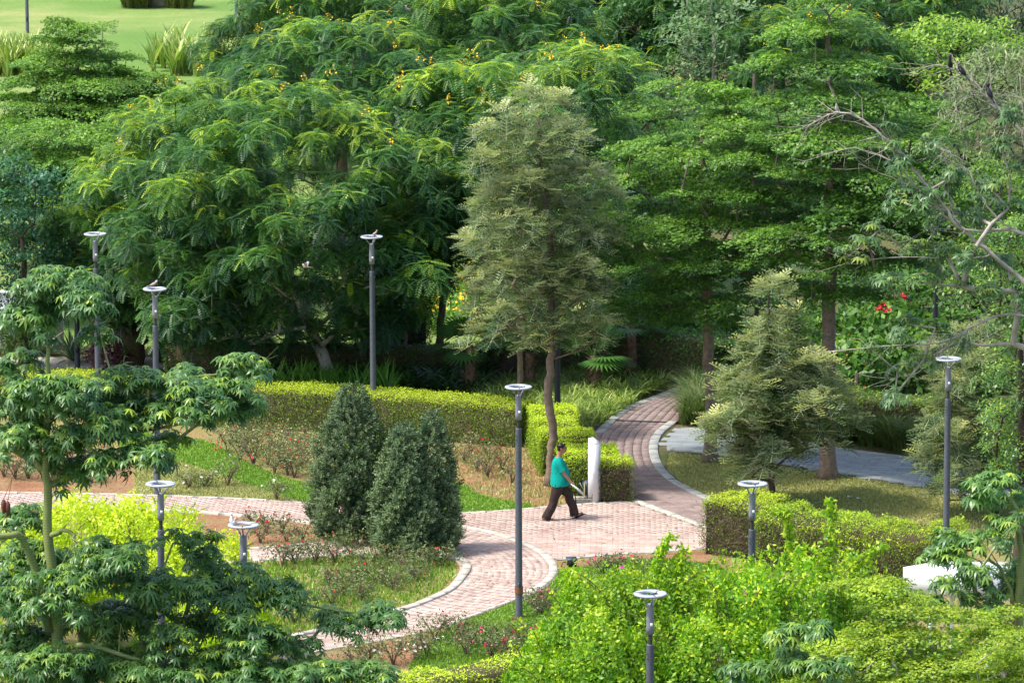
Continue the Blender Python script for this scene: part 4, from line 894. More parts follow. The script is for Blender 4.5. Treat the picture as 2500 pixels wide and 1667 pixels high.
gtree('indian', 1560, 158, [(200, 1440, 1700), (130, 1430, 1700), (60, 1450, 1660), (10, 1480, 1620)], 'dark feathery tree at the top beside the pale leaved one', 63, leaf='pelto2', size=.14, nm='feathery_tree')
gtree('broad', 2330, 150, [(220, 2150, 2520), (160, 2150, 2530), (110, 2180, 2520), (75, 2220, 2480)], 'bright yellow green broadleaf tree near the top right', 64, size=.17, tb=.30, dens=.9)
gtree('broad', 2210, 165, [(110, 2080, 2350), (50, 2080, 2350), (0, 2100, 2330), (-40, 2150, 2280)], 'mid green broadleaf tree on the top border right', 65, size=.17, tb=-.02)
gtree('narrow', 2440, 160, [(140, 2330, 2560), (80, 2310, 2560), (20, 2330, 2560), (-40, 2350, 2560)], 'dark narrow leaved tree in the top right corner', 66, size=.30, nm='narrow_leaved_tree')
gtree('broad', 1900, 170, [(140, 1780, 2080), (60, 1780, 2060), (-10, 1800, 2040), (-60, 1850, 2000)], 'green broadleaf tree behind the tip of the tallest tree', 67, size=.16, tb=.05)
gtree('olive', 2430, 112, [(420, 2280, 2560), (350, 2270, 2560), (280, 2300, 2560), (200, 2330, 2560), (150, 2380, 2560), (130, 2420, 2540)], 'olive grey bottlebrush tree behind the crows', 68, size=.20, dens=1.3, sp=.6, rl=.5, bark='bark_d', nm='bottlebrush_tree')
gtree('indian', 2500, 92, [(1150, 2410, 2600), (1050, 2390, 2600), (900, 2400, 2600), (800, 2420, 2600), (700, 2360, 2600), (620, 2380, 2600), (560, 2420, 2600)], 'small leaved blue green tree along the right edge', 69, leaf='floss', size=.085, dens=2.2, sp=.55, rl=.42, tb=.08, nm='small_leaved_tree')
gtree('broad', 2250, 119, [(900, 2030, 2480), (820, 2000, 2520), (740, 2020, 2520), (660, 2080, 2520)], 'deep green broad leaved thicket tree behind the rope barrier', 70, leaf='broad', size=.22, tb=-.18, dens=.7)
gtree('broad', 2420, 104, [(740, 2300, 2580), (650, 2290, 2600), (560, 2300, 2600), (470, 2330, 2600), (420, 2380, 2580)], 'leafy green tree behind the bare branches at the right edge', 72, size=.12, dens=1.0, sp=.65, rl=.5, tb=.1, nm='broadleaf_tree')
gtree('broad', 1850, 121, [(860, 1760, 1960), (790, 1740, 1990), (700, 1760, 1980), (640, 1800, 1960)], 'dark broad leaved tree between the two tall trunks', 71, leaf='pelto2', size=.18, tb=-.1, dens=.7)
# ================================================================= HEDGES, SHRUBS, UNDERPLANTING
def leaf_shell(P, Nn, m, name, parent, size, tint, seed, mats=None, tm=LEAF1, lay_=.03, tilt=.6):
    r = np.random.default_rng(seed); n = len(P); d = nrm(Nn + r.normal(0, tilt, (n, 3))); p = P + Nn * r.normal(-.01, lay_, n)[:, None]
    R = frames_x(nrm(np.cross(d, r.normal(size=(n, 3)))), d)
    return Acc().scatter(tm, p, R, size * r.uniform(.7, 1.3, n), np.clip(tint, 0, 1)).obj(name, m, parent, kind='stuff')
def hedge(line, width, hgt, label, seed, group=None, dens=620, leafm='hedge', size=.05, bald=0.0, rnd=.12, wave=.03, cat='hedge', name='clipped_hedge', top_t=.92, side_t=.42, baldx=None):
    """a clipped hedge along a line on the ground (the line is its near foot)"""
    P = smooth_line(line, .3) if len(line) > 2 else resample(np.asarray([p[:2] for p in line], float), max(2, int(np.linalg.norm(np.asarray(line[1][:2]) - np.asarray(line[0][:2])) / .3) + 1))
    S = np.concatenate([[0], np.cumsum(np.linalg.norm(np.diff(P, axis=0), axis=1))]); tg = nrm(np.gradient(P, axis=0)); nr = np.stack([-tg[:, 1], tg[:, 0]], 1)
    if nr[:, 1].mean() < 0: nr = -nr
    base = np.array((P[:, 0].mean(), P[:, 1].mean(), 0)); root = empty(name, base, label, cat, group); r = np.random.default_rng(seed)
    Ltot = S[-1]; w_, h_ = width, hgt
    def at(s, u, z): 
        x = np.interp(s, S, P[:, 0]); y = np.interp(s, S, P[:, 1]); nx = np.interp(s, S, nr[:, 0]); ny = np.interp(s, S, nr[:, 1])
        return np.stack([x + nx * u, y + ny * u, z], 1) - base, np.stack([nx, ny, 0 * nx], 1)
    PP = []; NN = []; TT = []
    def add(n, kind):
        s = r.uniform(0, Ltot, n)
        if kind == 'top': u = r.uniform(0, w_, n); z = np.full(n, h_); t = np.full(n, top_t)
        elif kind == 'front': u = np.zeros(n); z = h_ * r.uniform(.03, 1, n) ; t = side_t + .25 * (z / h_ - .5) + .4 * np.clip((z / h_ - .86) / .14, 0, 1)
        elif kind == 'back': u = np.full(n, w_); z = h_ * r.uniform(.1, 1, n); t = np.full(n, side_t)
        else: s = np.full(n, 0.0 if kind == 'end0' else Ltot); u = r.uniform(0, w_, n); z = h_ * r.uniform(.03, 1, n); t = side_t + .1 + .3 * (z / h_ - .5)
        p, nn = at(s, u, z)
        if kind == 'top': N_ = np.tile((0, 0, 1.0), (n, 1))
        elif kind == 'front': N_ = -nn
        elif kind == 'back': N_ = nn
        else:
            N_ = np.stack([nn[:, 1], -nn[:, 0], 0 * nn[:, 0]], 1) * (-1 if kind == 'end0' else 1)
        # rounded edges
        ez = np.clip((h_ - z) / rnd, 0, 1); eu = np.clip(np.minimum(u, w_ - u) / rnd, 0, 1); k = (1 - eu) * (1 - ez) if kind in ('top', 'front', 'back') else (1 - ez) * .5
        p[:, 2] -= k * rnd * .35; p[:, 2] += wave * np.sin(s * 2.1 + seed) + wave * .6 * np.sin(s * 5.3 + u * 4)
        p += N_ * (wave * np.sin(s * 3.1 + z * 4.0 + seed) + wave * .7 * np.sin(s * 9 + z * 7))[:, None]
        keep = np.ones(n, bool)
        if kind in ('front', 'end1', 'end0'):
            gap = np.sin(s * 4.3 + seed) * np.sin(z * 6 + s * 2.3) + .5 * np.sin(s * 11 + z * 13)
            keep &= ~((gap > .95) & (r.random(n) < .6)) 
            if bald: keep &= ~((r.random(n) < bald * np.clip((h_ * .88 - z) / (h_ * .1), 0, 1)))
        PP.append(p[keep]); NN.append(N_[keep]); TT.append(t[keep])
    add(int(dens * Ltot * w_ * 1.1), 'top'); add(int(dens * Ltot * h_), 'front'); add(int(dens * .3 * Ltot * h_), 'back'); add(int(dens * w_ * h_), 'end0'); add(int(dens * w_ * h_), 'end1')
    PP = np.concatenate(PP); NN = np.concatenate(NN); TT = np.concatenate(TT)
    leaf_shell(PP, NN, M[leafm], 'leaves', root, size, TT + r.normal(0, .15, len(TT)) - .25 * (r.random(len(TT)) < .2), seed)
    # inner wood: a slightly smaller body and twigs
    c = Acc(); i_ = .05 + .30 * max(0, rnd - .12); k = len(P); V = []; F = []
    for j in range(k):
        s = min(max(S[j], .08), Ltot - .08); q, nn = at(np.array([s]), np.array([0.0]), np.array([0.0])); q = q[0]; n1 = nn[0]
        for u, z in ((i_, 0), (i_, h_ - i_), (w_ - i_, h_ - i_), (w_ - i_, 0)): V.append(q + n1 * u + np.array((0, 0, z)))
    for j in range(k - 1):
        for a_, b_ in ((0, 1), (1, 2), (2, 3)): F.append((4 * j + a_, 4 * j + 4 + a_, 4 * j + 4 + b_, 4 * j + b_))
    F += [(3, 2, 1, 0), (4 * k - 4, 4 * k - 3, 4 * k - 2, 4 * k - 1)]
    c.raw(V, F).obj('inner_growth', M['core'], root)
    n = int((90 + 800 * bald) * Ltot * h_); s = r.uniform(0, Ltot, n); u = r.uniform(-.02, .08, n); z = r.uniform(0, h_ * .9, n); p, nn = at(s, u, z)
    d = nrm(r.normal(size=(n, 3)) * (1, .35, 1) + (0, 0, .6)); Acc().cyl(p, p + d * r.uniform(.08, .26, n)[:, None], .005, .003, 3).obj('twigs', M['twig'], root, kind='stuff')
    return root
HL = gp([(-150, 1008), (120, 1018), (300, 1030), (540, 1044), (700, 1052), (900, 1064), (1100, 1080), (1262, 1094)])
hedge(HL, 1.15, .98, 'long clipped hedge with yellow green top curving behind the rose beds', 101, dens=1500, size=.042, wave=.012, rnd=.10, group='clipped hedges')
def block(x0, x1, py, dep, hgt, label, seed, **k):
    a = G(x0, py); b_ = G(x1, py - 2); return hedge([a[:2], b_[:2]], dep, hgt, label, seed, group='clipped hedges', dens=1900, size=.042, **k)
block(1296, 1412, 1108, 1.0, .98, 'farthest block of the stepped hedge beside the dark lamp post', 102, side_t=.5, wave=.02, rnd=.2)
block(1306, 1412, 1136, 1.0, .97, 'second clipped block from the back of the stepped hedge', 103, side_t=.52, wave=.02, rnd=.2)
block(1318, 1455, 1164, 1.1, .96, 'third clipped block of the stepped hedge behind the crooked trunk', 104, side_t=.5, wave=.02, rnd=.2)
block(1372, 1512, 1214, 1.3, 1.0, 'nearest tall block of the stepped hedge behind the white post', 105, side_t=.55, wave=.02, rnd=.2)
block(1452, 1546, 1229, .75, .93, 'square clipped hedge with bald twiggy front beside the white post', 106, bald=.72, side_t=.45, wave=.012, rnd=.1, top_t=.95)
hedge([G(1712, 1352)[:2], G(1828, 1366)[:2], G(1872, 1370)[:2]], 1.4, 1.16, 'bright flat topped twiggy hedge right of the crossing path', 107, group='clipped hedges', dens=1200, size=.045, bald=.5, rnd=.16)
hedge([G(1840, 1392)[:2], G(1950, 1402)[:2], G(2052, 1408)[:2]], 1.5, 1.18, 'rounded hedge mound behind the bougainvillea shoots', 108, group='clipped hedges', dens=1100, size=.045, bald=.25, rnd=.42, top_t=.66, wave=.05)
hedge([G(2010, 1412)[:2], G(2100, 1418)[:2], G(2160, 1420)[:2]], 1.6, 1.12, 'rounded hedge mound between two others on the right', 109, group='clipped hedges', dens=1100, size=.045, bald=.28, rnd=.42, top_t=.7, wave=.05)
hedge([G(2110, 1428)[:2], G(2220, 1436)[:2], G(2345, 1440)[:2]], 1.7, 1.15, 'broad hedge mound farthest right, below the olive lawn', 110, group='clipped hedges', dens=1100, size=.045, bald=.25, rnd=.42, top_t=.72, wave=.05)
HB = [Q(x, y, Y)[:2] for x, y, Y in ((820, 1700, 83.6), (1000, 1680, 83.9), (1150, 1670, 84.6), (1330, 1640, 85.7))]
hedge(HB, 1.0, .9, 'low clipped hedge along the bottom edge, yellow green on top', 111, group='clipped hedges', dens=700)
# darker hedges under the trees
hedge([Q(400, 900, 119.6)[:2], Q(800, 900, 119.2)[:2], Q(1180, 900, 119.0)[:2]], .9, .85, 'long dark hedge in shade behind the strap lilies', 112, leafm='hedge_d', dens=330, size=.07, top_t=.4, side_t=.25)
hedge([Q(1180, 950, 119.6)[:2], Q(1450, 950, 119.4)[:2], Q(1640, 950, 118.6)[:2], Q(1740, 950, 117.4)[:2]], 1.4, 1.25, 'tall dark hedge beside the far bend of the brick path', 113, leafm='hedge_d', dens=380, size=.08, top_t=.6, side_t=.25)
hedge([Q(1980, 1000, 111.9)[:2], Q(2160, 1000, 111.2)[:2], Q(2290, 1000, 110.8)[:2]], 1.5, .95, 'bright green hedge behind the rope barrier', 114, leafm='hedge', dens=420, size=.07, top_t=.35, side_t=.12, group='clipped hedges')
hedge([Q(380, 900, 121.8)[:2], Q(440, 900, 121.8)[:2]], 1.0, 1.0, 'small dark clipped hedge beside the palm stump', 115, leafm='hedge_d', dens=400, size=.07, top_t=.4)

def blob(base, r3, label, cat, name, m, seed, size=.05, n=6000, t0=.5, group=None, stems=8, tm=LEAF1, bumps=.12, shoots=0, shoot_len=1.0, flowers=None, nfl=0, nsing=0, gaps=.0, parts=None):
    base = np.array((base[0], base[1], 0.0)); root = empty(name, base, label, cat, group); r = np.random.default_rng(seed); r3 = np.asarray(r3, float)
    d = nrm(r.normal(size=(n, 3))); d[:, 2] = np.abs(d[:, 2]) * np.where(r.random(n) < .85, 1, -.35)
    f = 1 + bumps * (np.sin(d[:, 0] * 6 + seed) * np.sin(d[:, 2] * 5 + 1) + .7 * np.sin(d[:, 0] * 13 + d[:, 1] * 9 + seed) + .5 * np.sin(d[:, 2] * 17 + d[:, 0] * 11)); rr = f * r.uniform(.72, 1.03, n) ** .6
    c = np.array((0, 0, r3[2] * .42)); P = c + d * rr[:, None] * r3 * (1, 1, .60); keep = P[:, 2] > .03
    if gaps: keep &= ~((np.sin(d[:, 0] * 9 + seed) * np.sin(d[:, 2] * 8 + d[:, 1] * 5) > .55) & (r.random(n) < gaps))
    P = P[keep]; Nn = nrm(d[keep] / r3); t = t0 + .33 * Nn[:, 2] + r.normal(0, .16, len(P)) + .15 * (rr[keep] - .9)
    tws = Acc(); ang = r.uniform(0, 2 * PI, stems); tip = np.stack([np.cos(ang) * r3[0] * .6, np.sin(ang) * r3[1] * .6, np.full(stems, r3[2] * .75)], 1); mid = tip * (.35, .35, .5)
    tws.cyl(np.zeros((stems, 3)) - (0, 0, .03), mid, .016, .011, 4); tws.cyl(mid, tip, .011, .005, 4)
    k = stems * 5; j = r.integers(0, stems, k); a0 = mid[j] + (tip[j] - mid[j]) * r.random((k, 1)); tws.cyl(a0, a0 + nrm(a0 - (0, 0, .2) + r.normal(0, .3, (k, 3))) * r3.mean() * .45, .007, .003, 3)
    extra = Acc()
    for s in range(shoots):
        a = r.uniform(0, 2 * PI); o = c + np.array((math.cos(a) * r3[0] * .7, math.sin(a) * r3[1] * .7, r3[2] * .45)); L = shoot_len * r.uniform(.5, 1.2); dv = nrm(np.array((math.cos(a) * .4, math.sin(a) * .2, 1.1)) + r.normal(0, .2, 3)); kk = 7
        tt = np.linspace(0, 1, kk)[:, None]; line = o + dv * L * tt + np.array((math.cos(a) * .35, 0, -.25)) * L * tt ** 2; tws.cyl(line[:-1], line[1:], .010, .006, 4)
        nl = int(34 * L); q = r.random(nl)[:, None]; idx = (q[:, 0] * (kk - 1)).astype(int); lp = line[idx] + (line[np.minimum(idx + 1, kk - 1)] - line[idx]) * r.random((nl, 1)); ld = nrm(r.normal(size=(nl, 3)) + (0, 0, .2))
        extra.scatter(tm, lp, frames_x(ld, nrm(r.normal(size=(nl, 3)) + (0, 0, 1.0))), size * r.uniform(.8, 1.4, nl), np.clip(r.normal(.75, .15, nl), 0, 1))
    tws.obj('stems', M['twig'], root); n = len(P); dd = nrm(Nn + r.normal(0, .75, (n, 3))); R = frames_x(nrm(np.cross(dd, r.normal(size=(n, 3)))), dd); s_ = size * r.uniform(.65, 1.35, n); msk = np.ones(n, bool)
    if nsing: msk = singles('leaf', tm, m, root, base, P, R, s_, t, nsing)
    extra.scatter(tm, P[msk], R[msk], s_[msk], np.clip(t[msk], 0, 1)); extra.obj('leaves', m, root, kind='stuff')
    if nfl:
        i = r.choice(np.where(Nn[:, 2] > -.1)[0], nfl); 
        for q in i[:60]:
            bl_ = Acc(); o = P[q] + Nn[q] * .03; bl_.scatter(BLOSSOM, o + r.normal(0, .008, (3, 3)), frames(nrm(r.normal(0, .5, (3, 3)) + Nn[q] + (0, -.4, .5)), r.uniform(0, 6, 3)), r.uniform(.45, .68, 3), .5)
            bl_.obj('flower', flowers, root)
    return root
# conifers
def conifer(base, hgt, rad, label, seed, lean=0.0, spire=None, n=5200):
    base = np.array((base[0], base[1], 0)); root = empty('juniper_tree', base, label, 'conifer', 'junipers at the path crossing'); r = np.random.default_rng(seed)
    a = Acc(); a.tube([(0, 0, -.05), (0, 0, hgt * .4), (lean * .8, 0, hgt * .93)], [.07, .05, .01], 7)
    tw = []; P = []; D = []; T = []
    def cone(cx, cy, z0, h, R, n, sd):
        z = z0 + h * (1 - np.sqrt(r.random(n) * .985 + .01)) ** .95; tt = (z - z0) / h; prof = np.interp(tt, [0, .08, .28, .55, .75, .9, 1], [.70, .94, 1.0, .80, .48, .19, .03]); th = r.uniform(0, 2 * PI, n)
        bmp = 1 + .15 * np.sin(4 * th + z * 3.1 + sd) + .15 * np.sin(6 * th - z * 5.2) + .08 * np.sin(13 * th + z * 11); q = R * prof * bmp * r.uniform(.55, 1.04, n) ** .5
        x = cx + lean * tt * 1.0 + q * np.cos(th); y = cy + q * np.sin(th); P.append(np.stack([x, y, z], 1)); D.append(nrm(np.stack([np.cos(th) * .75, np.sin(th) * .75, np.full(n, .75)], 1) + r.normal(0, .3, (n, 3))))
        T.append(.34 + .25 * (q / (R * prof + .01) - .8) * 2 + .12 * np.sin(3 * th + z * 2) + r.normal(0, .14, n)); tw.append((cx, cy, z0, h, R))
    cone(0, 0, .05, hgt, rad, n, seed)
    if spire: 
        for sx, sy, sh, sr, sn in spire: cone(sx, sy, .05, sh, sr, sn, seed + 5)
    for cx, cy, z0, h, R in tw:
        k = 70; z = z0 + h * r.uniform(.05, .85, k); th = r.uniform(0, 2 * PI, k); q = R * .8 * (1 - z / (h + .2)); a.cyl(np.stack([cx + lean * (z / h), np.full(k, cy), z], 1), np.stack([cx + lean * (z / h) + q * np.cos(th), cy + q * np.sin(th), z + .25], 1), .014, .005, 4)
    a.obj('trunk', M['bark_d'], root); P = np.concatenate(P); D = np.concatenate(D); T = np.concatenate(T)
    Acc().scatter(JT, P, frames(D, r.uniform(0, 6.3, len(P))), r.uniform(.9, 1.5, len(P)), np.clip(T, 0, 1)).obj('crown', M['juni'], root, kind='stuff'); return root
conifer(G(856, 1318), 3.55, .78, 'tallest dark juniper left of the pair with twin tips', 121, lean=.08, n=5200)
conifer(G(1000, 1355), 2.95, .62, 'dark juniper with two pointed tips beside the curved kerb', 122, lean=-.12, spire=[(.58, .35, 3.2, .42, 2600), (.1, .1, 1.45, .80, 1800)], n=4800)

# golden shrub, bougainvillea
for i, (px_, Y, rx, ry, rz, lb) in enumerate([(60, 89.5, 1.5, 1.5, 2.65, 'golden leaved shrub at the left edge'), (200, 90.5, 1.5, 1.5, 2.8, 'golden leaved shrub behind the green trunk'), (345, 90.3, 1.4, 1.4, 2.8, 'golden leaved shrub around the lower left lamp post'), (470, 89.0, 1.3, 1.5, 2.5, 'golden leaved shrub left of the lamp post with two doves'), (548, 87.0, .95, 1.3, 2.0, 'golden leaved shrub end lit beside the path, with twiggy base')]):
    blob((Q(px_, 1300, Y)[0], Y), (rx, ry, rz * 1.03), lb, 'shrub', 'golden_shrub', M['duranta'], 130 + i, .085, 11000, .62, 'golden shrubs on the left', 14, bumps=.10, shoots=10, shoot_len=.35, flowers=M['yflower'], nfl=10, nsing=150)
for i, (px_, py_, Y, rx, sh, lb) in enumerate([(1335, 1560, 82.5, .75, 4, 'bougainvillea bush at the left end of the bright thicket'), (1430, 1425, 82.0, .95, 6, 'bougainvillea bush with purple bracts left of the nearest lamp post'), (1560, 1400, 81.5, .95, 6, 'bougainvillea bush behind the nearest lamp post'), (1700, 1395, 81.5, 1.0, 6, 'bougainvillea bush right of the nearest lamp post'), (1830, 1385, 81, 1.0, 6, 'bougainvillea bush hiding the foot of the lamp at the hedge'), (1960, 1370, 81.5, 1.0, 8, 'bougainvillea bush with the longest upright shoots'), (2090, 1385, 82.5, .95, 6, 'bougainvillea bush next to the white canopy'),
                                         (1490, 1520, 80, 1.1, 2, 'bougainvillea bush along the bottom edge'), (1760, 1520, 80, 1.2, 2, 'bougainvillea bush in the bottom edge thicket right of the post'), (1380, 1610, 80.5, .8, 2, 'low bougainvillea bush at the bottom, left end')]):
    rz = Q(px_, py_, Y)[2]
    blob((Q(px_, 1500, Y)[0], Y), (rx, 1.2, rz), lb, 'shrub', 'bougainvillea_bush', M['boug'], 150 + i, .085, 13000, .38, 'bougainvillea thicket lower right', 12, bumps=.13, shoots=sh, shoot_len=.75, flowers=M['magenta'], nfl=4, nsing=100, gaps=.25)
def spray_shoot(pts, Y, label, seed):
    base = np.array((Q(pts[0][0], pts[0][1], Y)[0], Y, 0)); root = empty('arching_shoot', base, label, 'shoot', 'upright shoots of the thicket'); r = np.random.default_rng(seed)
    line, rad = trunk_pts([(0, 0, 0)] + [Q(x, y, Y) - base for x, y in pts], np.linspace(.02, .006, len(pts) + 1), .015, seed, 5); Acc().tube(line, rad, 5).obj('stem', M['boug'], root)
    n = 20 * len(line); i = r.integers(4, len(line), n); p = line[i] + r.normal(0, .045, (n, 3)); Acc().scatter(LEAF1, p, frames_x(nrm(r.normal(size=(n, 3)) + (0, 0, -.2)), nrm(r.normal(size=(n, 3)) + (0, 0, 1.0))), .10 * r.uniform(.7, 1.3, n), np.clip(r.normal(.66, .16, n), 0, 1)).obj('leaves', M['boug'], root, kind='stuff')
for i, (pts, Y, lb) in enumerate([([(1600, 1420), (1612, 1350), (1635, 1308)], 81.6, 'thin leafy shoot curling up over the crossing path'), ([(1660, 1440), (1655, 1380), (1668, 1340)], 81.6, 'short leafy shoot right of the curling one'), ([(1900, 1400), (1930, 1330), (1925, 1260), (1905, 1245)], 81.2, 'left one of the two tall shoots before the hedge'), ([(2010, 1420), (2030, 1330), (2035, 1260), (2022, 1232)], 81.3, 'tallest upright shoot in front of the rounded hedge mounds'), ([(2080, 1420), (2090, 1370), (2160, 1330)], 82, 'slanting shoot above the white canopy'), ([(1430, 1500), (1400, 1440), (1382, 1395)], 82, 'leafy shoot leaning over the small lawn by the floodlight')]): spray_shoot(pts, Y, lb, 170 + i)

# roses
ORD = ['first', 'second', 'third', 'fourth', 'fifth', 'sixth', 'seventh', 'eighth', 'ninth', 'tenth', 'eleventh']
def ordered(text, group):
    L = [o for o in COL.objects if o.get('group') == group]; L.sort(key=lambda o: o.location.x)
    for i, o in enumerate(L): o['label'] = ('leftmost ' if i == 0 else 'rightmost ' if i == len(L) - 1 else ORD[i] + ' from the left ') + text if i in (0, len(L) - 1) else text + ', ' + ORD[i] + ' from the left'
def rose(px_, py_, r_, h, label, seed, group, fl=M['redrose'], nfl=6, n=260, name='rose_bush', size=.055, t0=.45):
    return blob(G(px_, py_), (r_, r_, h), label, 'rose bush', name, M['rose'], seed, size, n, t0, group, 7, bumps=.3, flowers=fl, nfl=nfl, gaps=.5)
rs = np.random.default_rng(9); k = 0
back = [(x + rs.uniform(-12, 12), 1085 + (x - 540) * .13 + dy + rs.uniform(-4, 4)) for dy in (-8, 14, 36, 58) for x in range(560, 800, 34)]
for x, y in back:
    if y > 1068 + (x - 451) * .33 + 22: continue
    rose(x, y, .42, .62, 'dense red flowering rose bush in the bed under the long hedge', 200 + k, 'red rose bushes under the long hedge', nfl=int(rs.integers(1, 5)), n=340, t0=.6); k += 1
for x in range(10, 310, 30): rose(x + rs.uniform(-8, 8), 1165 + rs.uniform(-28, 20), .42, .5, 'red flowering rose bush in the soil bed left of the green lawn', 260 + k, 'rose bushes at the left edge', nfl=int(rs.integers(0, 4))); k += 1
for x, y in [(1135, 1130), (1165, 1150), (1195, 1125), (1190, 1165), (1225, 1150), (1150, 1105), (1250, 1180)]: rose(x, y, .36, .5, 'thin rose bush on the red soil right of the junipers', 300 + k, 'rose bushes by the juniper', nfl=int(rs.integers(0, 3)), n=200, t0=.5); k += 1
for x, y in [(620, 1290), (650, 1300), (690, 1300), (700, 1325), (635, 1325), (740, 1322)]: rose(x, y, .28, .42, 'low red flowering rose bush in the soil wedge between two paths', 320 + k, 'rose bushes between the two paths', nfl=int(rs.integers(2, 6)), n=170); k += 1
for x, y, rr, hh, lb in [(556, 1186, .42, .62, 'bare legged rose bush left of centre on the straw grass'), (675, 1222, .36, .5, 'small round rose bush near the path edge'), (462, 1190, .36, .42, 'dry twiggy rose bush behind the lamp post'), (500, 1188, .3, .35, 'low faded rose bush between two larger ones')]: rose(x, y, rr, hh, lb, 330 + k, None, M['whiteflower'], 3, 330); k += 1
for x, y in [(720, 1375), (770, 1372), (820, 1378), (690, 1385), (860, 1365)]: rose(x, y, .40, .55, 'bushy rose with pale and red blooms on the near kerb', 340 + k, 'roses on the near kerb', nfl=3, n=420, t0=.35); k += 1
for x, y in [(800, 1430), (840, 1445), (870, 1420), (920, 1425), (960, 1440), (1000, 1400), (1040, 1385), (1020, 1420), (900, 1385), (960, 1380), (1080, 1380), (810, 1475), (880, 1465), (720, 1520)]: rose(x, y, .38, .42, 'straggly rose bush in the weedy bed inside the curve', 360 + k, 'roses inside the curved path', nfl=int(rs.integers(0, 3)), n=420, t0=.36); k += 1
for x, y in [(1060, 1560), (1110, 1560), (1150, 1575), (1190, 1580), (1230, 1585), (1270, 1575), (1140, 1600), (1200, 1605), (1250, 1610)]: rose(x, y, .36, .48, 'rose bush with crimson blooms in front of the tall lamp post', 380 + k, 'crimson rose bushes near the bottom hedge', M['pinkrose'] if k % 3 else M['redrose'], int(rs.integers(3, 8)), 330, t0=.38); k += 1
for x, y in [(900, 1618), (960, 1622), (1010, 1612), (870, 1635), (1040, 1600)]: rose(x, y, .38, .52, 'leggy rose bush with white blooms by the lower path', 400 + k, 'white rose bushes by the lower path', M['whiteflower'], 6, 330, t0=.38); k += 1
for x, y in [(1300, 1480), (1340, 1478), (1380, 1470), (1320, 1500), (1500, 1392), (1540, 1398), (1600, 1400), (1470, 1400)]: rose(x, y, .32, .36, 'low crimson rose bush right of the lamp post foot', 420 + k, 'low rose bushes right of the lamp post', M['pinkrose'], int(rs.integers(1, 4)), 260, t0=.3); k += 1

ordered('red rose bush in the soil bed left of the lawn', 'rose bushes at the left edge')
ordered('thin rose bush on red soil right of the junipers', 'rose bushes by the juniper')
ordered('low red rose bush in the wedge between two paths', 'rose bushes between the two paths')
ordered('bushy rose on the near kerb of the lower left path', 'roses on the near kerb')
ordered('crimson flowering rose bush above the bottom hedge', 'crimson rose bushes near the bottom hedge')
ordered('white flowering leggy rose bush by the lower path', 'white rose bushes by the lower path')
ordered('low rose bush right of the lamp post foot', 'low rose bushes right of the lamp post')
# strap leaved plants
BLD = tm_blade(1, .06, .9); BLDS = tm_blade(1, .05, .45)
def straps(name, pts2, L, wdt, nb, m, label, seed, up=(.2, .9), kind='stuff', bend=BLD, tm_=.4, flowers=None):
    r = np.random.default_rng(seed); pts2 = np.asarray(pts2); k = len(pts2); P = np.repeat(pts2, nb, 0) + r.normal(0, .04, (k * nb, 2)); n = len(P); a = r.uniform(0, 2 * PI, n); e = r.uniform(*up, n)
    zd = np.stack([np.cos(a) * np.sin(e) * .5, np.sin(a) * np.sin(e) * .5, np.cos(e)], 1); xd = np.stack([np.cos(a), np.sin(a), -.3 * e], 1); z = nrm(zd); y = nrm(np.cross(z, xd)); x = np.cross(y, z); R = np.stack([x, y * (wdt / .06), z], 2)
    A = Acc().scatter(bend, np.column_stack([P, np.zeros(n)]), R, L * r.uniform(.6, 1.25, n), np.clip(r.normal(tm_, .25, n), 0, 1)); return A.obj(name, m, kind=kind, label=label)
def area(poly, n, seed):
    r = np.random.default_rng(seed); poly = np.asarray(poly); lo, hi = poly.min(0), poly.max(0); p = r.uniform(lo, hi, (n * 6, 2)); return p[inside(p, poly)][:n]
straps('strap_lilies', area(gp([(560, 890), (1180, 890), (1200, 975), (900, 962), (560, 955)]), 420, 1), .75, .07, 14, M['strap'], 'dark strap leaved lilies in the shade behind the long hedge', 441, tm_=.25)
straps('strap_lilies', area(gp([(540, 962), (960, 965), (960, 990), (540, 985)]), 70, 2), .88, .085, 10, M['strap'], 'upright bright lily leaves rising just behind the hedge', 442, (.05, .4), bend=BLDS, tm_=.85)
straps('striped_grass_clumps', area(gp([(1140, 960), (1300, 930), (1500, 915), (1640, 930), (1560, 985), (1440, 1050), (1360, 1065), (1200, 1010)]), 330, 3), .62, .036, 26, M['vstrap'], 'pale striped arching grass clumps beside the far brick path', 443, tm_=.5)
for pg, n, lb in (([(1668, 1040), (1690, 970), (1760, 925), (1830, 930), (1790, 1040)], 130, 'tall feathery grass at the path bend behind the bare trunk'), ([(2130, 1095), (2150, 1060), (2300, 1075), (2300, 1118)], 110, 'tall brownish grass tufts behind the grey walk'), ([(1790, 1045), (1830, 1000), (2150, 1060), (2130, 1092)], 120, 'tall grass behind the grey walk in the trees shade')):
    straps('ornamental_grass', area(gp(pg), n, n), 1.0, .014, 60, M['grass'], lb, 444 + n, (.1, .7), tm_=.45)
straps('border_reeds', np.vstack([area([(-14, 186), (-9, 184), (-6, 190), (-14, 192)], 60, 5), area([(Q(420, 110, 186)[0], 184), (Q(560, 110, 186)[0], 184), (Q(560, 110, 186)[0], 187), (Q(420, 110, 186)[0], 187)], 60, 6), area([(Q(-30, 110, 186)[0], 184), (Q(130, 110, 186)[0], 184), (Q(130, 110, 186)[0], 188), (Q(-30, 110, 186)[0], 188)], 90, 7)]), 1.3, .10, 12, M['vstrap'], 'light green reeds bordering the far lawn', 450, (.05, .4), bend=BLDS, tm_=.6)
